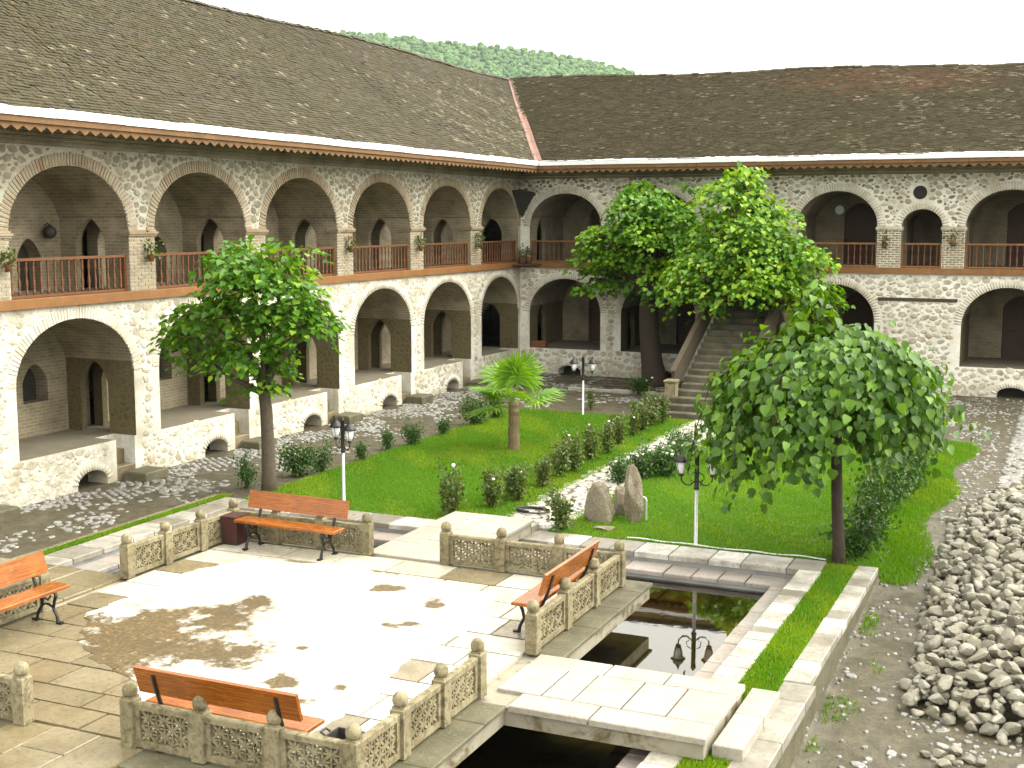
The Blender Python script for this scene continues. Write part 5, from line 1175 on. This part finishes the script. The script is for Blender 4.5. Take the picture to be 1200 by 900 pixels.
# fan palm
bp_ = PZ(602, 528); t = empty('fan_palm', bp_); tag(t, 'small fan palm with fibrous brown trunk on the lawn', 'palm'); top = PY(602, 470, bp_.y)
m = MB(); n = 14; m.tube([bp_ + (top - bp_) * (k / n) + V3((rnd.uniform(-.01, .01), 0, 0)) for k in range(n + 1)], [.15 - .03 * (k / n) + rnd.uniform(-.012, .016) for k in range(n + 1)], 11); m.build('trunk', 'palm_fibre', t)
for k in range(13):
    az = k * 2.4 + rnd.uniform(-.2, .2); el = [1.3, .85, .5, .2, -.12][k % 5] + rnd.uniform(-.12, .12); pl = rnd.uniform(.5, .75)
    d_ = V3((math.cos(az) * math.cos(el), math.sin(az) * math.cos(el), math.sin(el))); p1 = top + d_ * pl - V3((0, 0, .05 * (1 - el))); fr_ = rnd.uniform(.72, .88)
    m = MB(); m.tube([top - V3((0, 0, .05)), top + d_ * pl * .5 + V3((0, 0, .03)), p1], [.016, .012, .009], 5)
    side = d_.cross(Z3); side = side.normalized() if side.length > .1 else V3((1, 0, 0)); nrm = side.cross(d_).normalized(); ns = 26
    for s in range(ns):
        a = R(-118) + R(236) * s / (ns - 1); dr = d_ * math.cos(a) + side * math.sin(a); ln = fr_ * (.72 + .28 * math.cos(a * .6)) * rnd.uniform(.92, 1.06); sd_ = nrm.cross(dr).normalized(); fold = nrm * (.02 if s % 2 else -.02)
        wd = .042; mid = p1 + dr * ln * .55 + fold - V3((0, 0, .02)); tipp = p1 + dr * ln + V3((0, 0, -.12 * rnd.uniform(.5, 1.6)))
        m.add([p1, mid - sd_ * wd, tipp, mid + sd_ * wd, mid + nrm * .012], [(0, 1, 4), (1, 2, 4), (2, 3, 4), (3, 0, 4)])
    m.build('frond', 'leaf_palm', t)

# shrubs and roses
def shrub_mesh(k, wd, ht, n, ls, mat, spiky=.5):
    r_ = np.random.default_rng(k); st_ = MB(); P = []; T = []; N = []; S = []
    ns = r_.integers(7, 11)
    for i in range(ns):
        a = r_.uniform(0, 2 * PI); rr = wd * r_.uniform(.25, 1); h = ht * r_.uniform(.55, 1.0) * (1 + (.25 if r_.uniform() < .2 else 0)); tip = np.array((rr * math.cos(a), rr * math.sin(a), h)); base = tip * (.12, .12, 0)
        st_.tube([base, base * .5 + tip * .5 + (0, 0, h * .08), tip], [.012, .009, .005], 5); q = n // ns
        s_ = r_.uniform(.12, 1, q) ** .8; pos = base + (tip - base) * s_[:, None] + r_.normal(0, 1, (q, 3)) * (wd * .30 * (1.15 - spiky * s_))[:, None] * (1, 1, .7); pos[:, 2] = np.maximum(pos[:, 2], .03)
        P.append(pos); d_ = unit(r_.normal(size=(q, 3))); T.append(d_ + (0, 0, -.1)); N.append(r_.normal(0, .5, (q, 3)) + (0, 0, .9)); S.append(ls * r_.uniform(.6, 1.3, q))
    P, T, N, S = map(np.concatenate, (P, T, N, S))
    return st_.mesh('stems', 'bark', True), leaves_mesh('foliage', P, T, N, S, mat, None, (LEAF_V4, LEAF_T4)), P
ROSE = [shrub_mesh(k, .26, .75, 620, .072, 'leaf_rose') for k in range(5)]
HEDGE = [shrub_mesh(20 + k, .32, .62, 900, .062, 'leaf_shrub', .3) for k in range(4)]
m = MB(); m.lathe([(.006, 0), (.03, .012), (.038, .03), (.03, .05), (.01, .055)], 7); BLOOM = {c: m.mesh('bloom', c, True) for c in ('petal_white', 'petal_red')}
def shrub(kind, x, y, hpx, label, group, sx=1, blooms=0, bc='petal_white', name=None):
    p = PG(x, y); dist = (p - _C).dot(_fw); lib = ROSE if kind == 'rose' else HEDGE; ht = hpx * .98 / F_PX * dist; s = ht / (.75 if kind == 'rose' else .62)
    st_, fo, P = rnd.choice(lib); t = empty(name or ('rose_bush' if kind == 'rose' else 'garden_shrub'), p, rnd.uniform(0, 6)); tag(t, label, 'rose bush' if kind == 'rose' else 'shrub', group); t.scale = (s * sx, s * sx, s)
    for nm, me in (('stems', st_), ('foliage', fo)): o = bpy.data.objects.new(nm, me); COL.objects.link(o); o.parent = t
    top_ = P[P[:, 2] > np.percentile(P[:, 2], 72)]
    for k in range(blooms):
        o = bpy.data.objects.new('bloom', BLOOM[bc]); COL.objects.link(o); o.parent = t; o.location = top_[rnd.randrange(len(top_))] + np.array((0, 0, .02)); o.scale = (1 / s * rnd.uniform(.8, 1.3),) * 3
for x, y, h, b_ in ((530, 606, 62, 1), (575, 596, 50, 2), (608, 588, 46, 1), (600, 583, 40, 0), (636, 572, 44, 1), (655, 560, 46, 0), (672, 553, 44, 2), (690, 541, 46, 2), (712, 533, 40, 1), (725, 522, 40, 0), (742, 512, 36, 1), (752, 506, 40, 0), (764, 500, 38, 0), (776, 497, 34, 0)):
    shrub('rose', x, y, h, 'leggy rose bush in the row between the palm lawn and the flag path', 'rose bushes left of the flag path', rnd.uniform(.8, 1.05), min(b_, 1))
shrub('rose', 657, 622, 56, 'rose bush by the pool coping at the start of the flag path', None, 1.0, 0)
for x, y, h, b_ in ((728, 566, 34, 3), (748, 561, 36, 3), (766, 556, 38, 5), (783, 560, 40, 6), (796, 548, 38, 6), (805, 536, 36, 6)):
    shrub('hedge', x, y, h, 'rounded shrub speckled with small white flowers beside the standing rocks', 'white-flowered shrubs right of the flag path', rnd.uniform(.9, 1.15), b_)
for x, y, h in ((290, 572, 38), (348, 558, 46), (377, 554, 34), (424, 540, 24), (455, 527, 26), (485, 522, 30), (520, 510, 24), (556, 498, 38), (581, 491, 30)):
    shrub('hedge', x, y, h, 'small shrub in the row between cobbled path and palm lawn', 'small shrubs along the cobbled path', rnd.uniform(.65, .9))
for x, y, h, s in ((1004, 655, 62, 1.0), (1018, 628, 70, .8), (1033, 600, 62, .8), (1047, 585, 60, .8), (1062, 572, 66, .8), (1072, 560, 56, .7)):
    shrub('hedge', x, y, h, 'dark leafy shrub in the row between weeping tree and earth path', 'dark shrubs behind the weeping tree', s)
shrub('hedge', 750, 462, 24, 'low green bush at the foot of the thick dark trunk', None, 1.1, 3)
shrub('rose', 692, 480, 24, 'small rose bush beside the far garden lamp', None, .8)
shrub('rose', 905, 560, 36, 'reddish young bush on the lawn under the weeping tree', None, .5)

# ------------------------------------------------------------------ flower pots on the piers, planter
def pot(p, nrm, label, s=1.0, red=0):
    t = empty('flower_pot', p); tag(t, label, 'flower pot'); c = V3(nrm) * .13
    m = MB(); m.lathe([(.055, 0), (.075, .10), (.09, .14), (.09, .155), (.07, .15)], 10, c); m.build('pot', 'terracotta', t, False, True)
    m = MB(); m.tube([(0, 0, .1), c * .5 + V3((0, 0, .09)), c + V3((0, 0, .09))], .008, 5); m.build('bracket', 'cast_iron', t, False)
    n = 90; P = np.array(c) + (0, 0, .16) + rng.normal(0, 1, (n, 3)) * (.10 * s, .10 * s, .13 * s) + (0, 0, .10 * s); d_ = unit(rng.normal(size=(n, 3)))
    o = bpy.data.objects.new('plant', leaves_mesh('plant', P, d_ + (0, 0, .3), rng.normal(0, .5, (n, 3)) + (0, 0, .8), .085 * rng.uniform(.7, 1.3, n), 'leaf_rose', None, (LEAF_V4, LEAF_T4))); COL.objects.link(o); o.parent = t
    for k in range(red): f = bpy.data.objects.new('bloom', BLOOM['petal_red']); COL.objects.link(f); f.parent = t; f.location = c + V3((rnd.uniform(-.1, .1), rnd.uniform(-.1, .1), .32 + rnd.uniform(0, .1)))
for x, y, lab, s, r_ in ((4, 318, 'flower pot on the brick pier at the outermost gallery bay', .8, 0), (172, 306, 'clay pot with trailing plant on the pier above the slim-trunk tree', 1, 0), (407, 296, 'clay pot with red blooms on a gallery pier', 1, 3), (489, 294, 'clay pot with bushy plant between two gallery railings', 1, 0), (558, 290, 'clay pot with tall plant on the last pier before the corner', 1.1, 0)): pot(PX(x, y, XL + .02), (1, 0, 0), lab, s, r_)
for x, y, lab, s in ((1037, 291, 'clay pot with light plant on the pier left of the small arch', 1), (1117, 289, 'clay pot with dark bushy plant on the pier right of the small arch', 1.2)): pot(PY(x, y, YB - .02), (0, -1, 0), lab, s)
p = V3((XL + .55, YB - .55, 4.0)); m = MB(); m.prism([(XL + .11, YB - 1.0, 4.02), (XL + .9, YB - .11, 4.02), (XL + .11, YB - .11, 4.02)], (0, 0, .05)); o = m.build('corner_shelf', 'old_timber', bld)
for k, (dx, dy) in enumerate(((.22, -.45), (.42, -.24))):
    t = empty('flower_pot', (XL + .02 + dx, YB + dy + .02, 4.07)); tag(t, ('clay flower pot on the corner shelf against the side wing', 'clay flower pot on the corner shelf against the rear wing')[k], 'flower pot'); m = MB(); m.lathe([(.09, 0), (.12, .2), (.14, .24), (.14, .27), (.11, .26)], 10); m.build('pot', 'terracotta', t, False, True)
    n = 70; P = rng.normal(0, 1, (n, 3)) * (.09, .09, .12) + (0, 0, .42); o = bpy.data.objects.new('plant', leaves_mesh('plant', P, unit(rng.normal(size=(n, 3))), rng.normal(0, .5, (n, 3)) + (0, 0, .8), .09 * rng.uniform(.7, 1.3, n), 'leaf_rose', None, (LEAF_V4, LEAF_T4))); COL.objects.link(o); o.parent = t
p = PY(619, 412, YB + .25); t = empty('planter_box', (p.x + .35, YB + .25, FL + .03)); tag(t, 'long orange clay planter box on the arcade ledge at the corner', 'planter'); m = MB(); m.box(-.4, .4, -.13, .13, 0, .03)
for a in ((-.4, .4, -.13, -.1), (-.4, .4, .1, .13), (-.4, -.37, -.1, .1), (.37, .4, -.1, .1)): m.box(*a, .03, .24)
m.build('box', 'terracotta', t, False); m = MB(); m.box(-.37, .37, -.1, .1, .031, .2); m.build('soil', 'bark_dark', t, False)
# wall lanterns inside the galleries
for (p, lab) in ((PX(52, 270, XL - DEPL + .02), 'dark round wall lamp inside the upper gallery by the brick jamb'), (PY(984, 246, YB + DEPB - .02), 'pale round clock above the brown gallery door')):
    t = empty('wall_lamp' if 'lamp' in lab else 'wall_clock', p); tag(t, lab, 'lamp' if 'lamp' in lab else 'clock'); m = MB()
    if 'lamp' in lab: m.lathe([(.03, .12), (.12, .05), (.15, -.05), (.10, -.14), (.02, -.18)], 12, (.16, 0, 0)); m.build('shade', 'bin_dark', t, False, True); m = MB(); m.tube([(0, 0, .1), (.1, 0, .16), (.16, 0, .12)], .012, 6); m.build('arm', 'cast_iron', t, False)
    else:
        m.lathe([(.16, 0), (.16, .03), (.14, .03), (.14, .02)], 18); o = m.build('rim', 'gutter_metal', t, False); o.rotation_euler = (PI / 2, 0, 0); m = MB(); m.lathe([(.139, .0), (.139, .016)], 18); o = m.build('face', 'cast_iron', t, False); o.rotation_euler = (PI / 2, 0, 0)

# ================================================================== HILL BEHIND
V = []; F = []; D0, D1 = 900.0, 1750.0
prof_x = [-400, 100, 300, 380, 450, 520, 580, 640, 700, 740, 800, 950, 1300, 1700]; prof_y = [70, 45, 38, 40, 43, 51, 56, 63, 76, 86, 105, 140, 175, 200]
def hill_pt(px_, t):
    d_ = ray(px_, 257); d_ = Vector((d_.x, d_.y, 0)) / F_PX; D = D0 + (D1 - D0) * t
    py = float(np.interp(px_, prof_x, prof_y)); top_z = CZ + D1 * (257 - py) / F_PX * .985
    n_ = 7 * math.sin(px_ * .021 + t * 3) * math.sin(t * 7 + px_ * .011) + 4 * math.sin(px_ * .06 + 9 * t)
    z = top_z * (t ** 1.25) + n_ * (1 - t) * (t > 0); return Vector((d_.x * D, d_.y * D, z - 2))
NXH, NTH = 120, 26
for i in range(NXH + 1):
    for j in range(NTH + 1):
        t = j / NTH; V.append(tuple(hill_pt(-400 + 2100 * i / NXH, t)))
    e_ = hill_pt(-400 + 2100 * i / NXH, 1); V.append((e_.x * 1.4, e_.y * 1.4, -5))
for i in range(NXH):
    for j in range(NTH + 1): a = i * (NTH + 2) + j; F.append((a, a + NTH + 2, a + NTH + 3, a + 1))
o = np_obj('hill', mesh_np('hill', np.array(V), [np.array(F)], 'hill_ground', True)); tag(o, kind='structure')
import bmesh
bm = bmesh.new(); bmesh.ops.create_icosphere(bm, subdivisions=2, radius=1); me = bpy.data.meshes.new('wood_crown'); bm.to_mesh(me); bm.free(); IV, IF = me_arrays(me); IF = np.array(IF)
n = 5200; pts = []; rad = []
while len(pts) < n:
    px_ = rnd.uniform(250, 820); t = rnd.uniform(.55, 1.0)
    if abs(px_ - 562 + 30 * (t - .9)) < 7 - 60 * abs(t - .9) and rnd.random() < .9: continue
    p = hill_pt(px_, t); r = rnd.uniform(2.4, 4.6); pts.append((p.x, p.y, p.z + r * .5)); rad.append(r)
pts = np.array(pts); rad = np.array(rad); jit = 1 + rng.normal(0, .16, (n, len(IV), 1))
VV = pts[:, None] + IV[None] * jit * rad[:, None, None] * np.array((1, 1, .95)); FF = (np.arange(n)[:, None, None] * len(IV) + IF[None]).reshape(-1, 3)
o = np_obj('far_woodland', mesh_np('far_woodland', VV.reshape(-1, 3), [FF], 'far_foliage', False, {'var': np.repeat(rng.uniform(0, .99, n), len(IV))})); tag(o, 'far green woodland covering the hillside beyond the roofs', 'woodland', kind='stuff')

# ================================================================== HAZE
m = MB(); m.box(-3050, 3050, -3050, 3050, -8, 290); hz = m.mesh('haze', None); hm = bpy.data.materials.new('haze'); hm.use_nodes = True; hn = hm.node_tree; hn.nodes.clear()
pv = hn.nodes.new('ShaderNodeVolumePrincipled'); pv.inputs['Color'].default_value = (.86, .92, 1, 1); pv.inputs['Density'].default_value = .00006; ho = hn.nodes.new('ShaderNodeOutputMaterial'); hn.links.new(pv.outputs[0], ho.inputs['Volume'])
hz.materials.append(hm); o = bpy.data.objects.new('haze', hz); COL.objects.link(o); tag(o, 'thin pale haze in the air over the courtyard and hill', 'haze', kind='stuff')
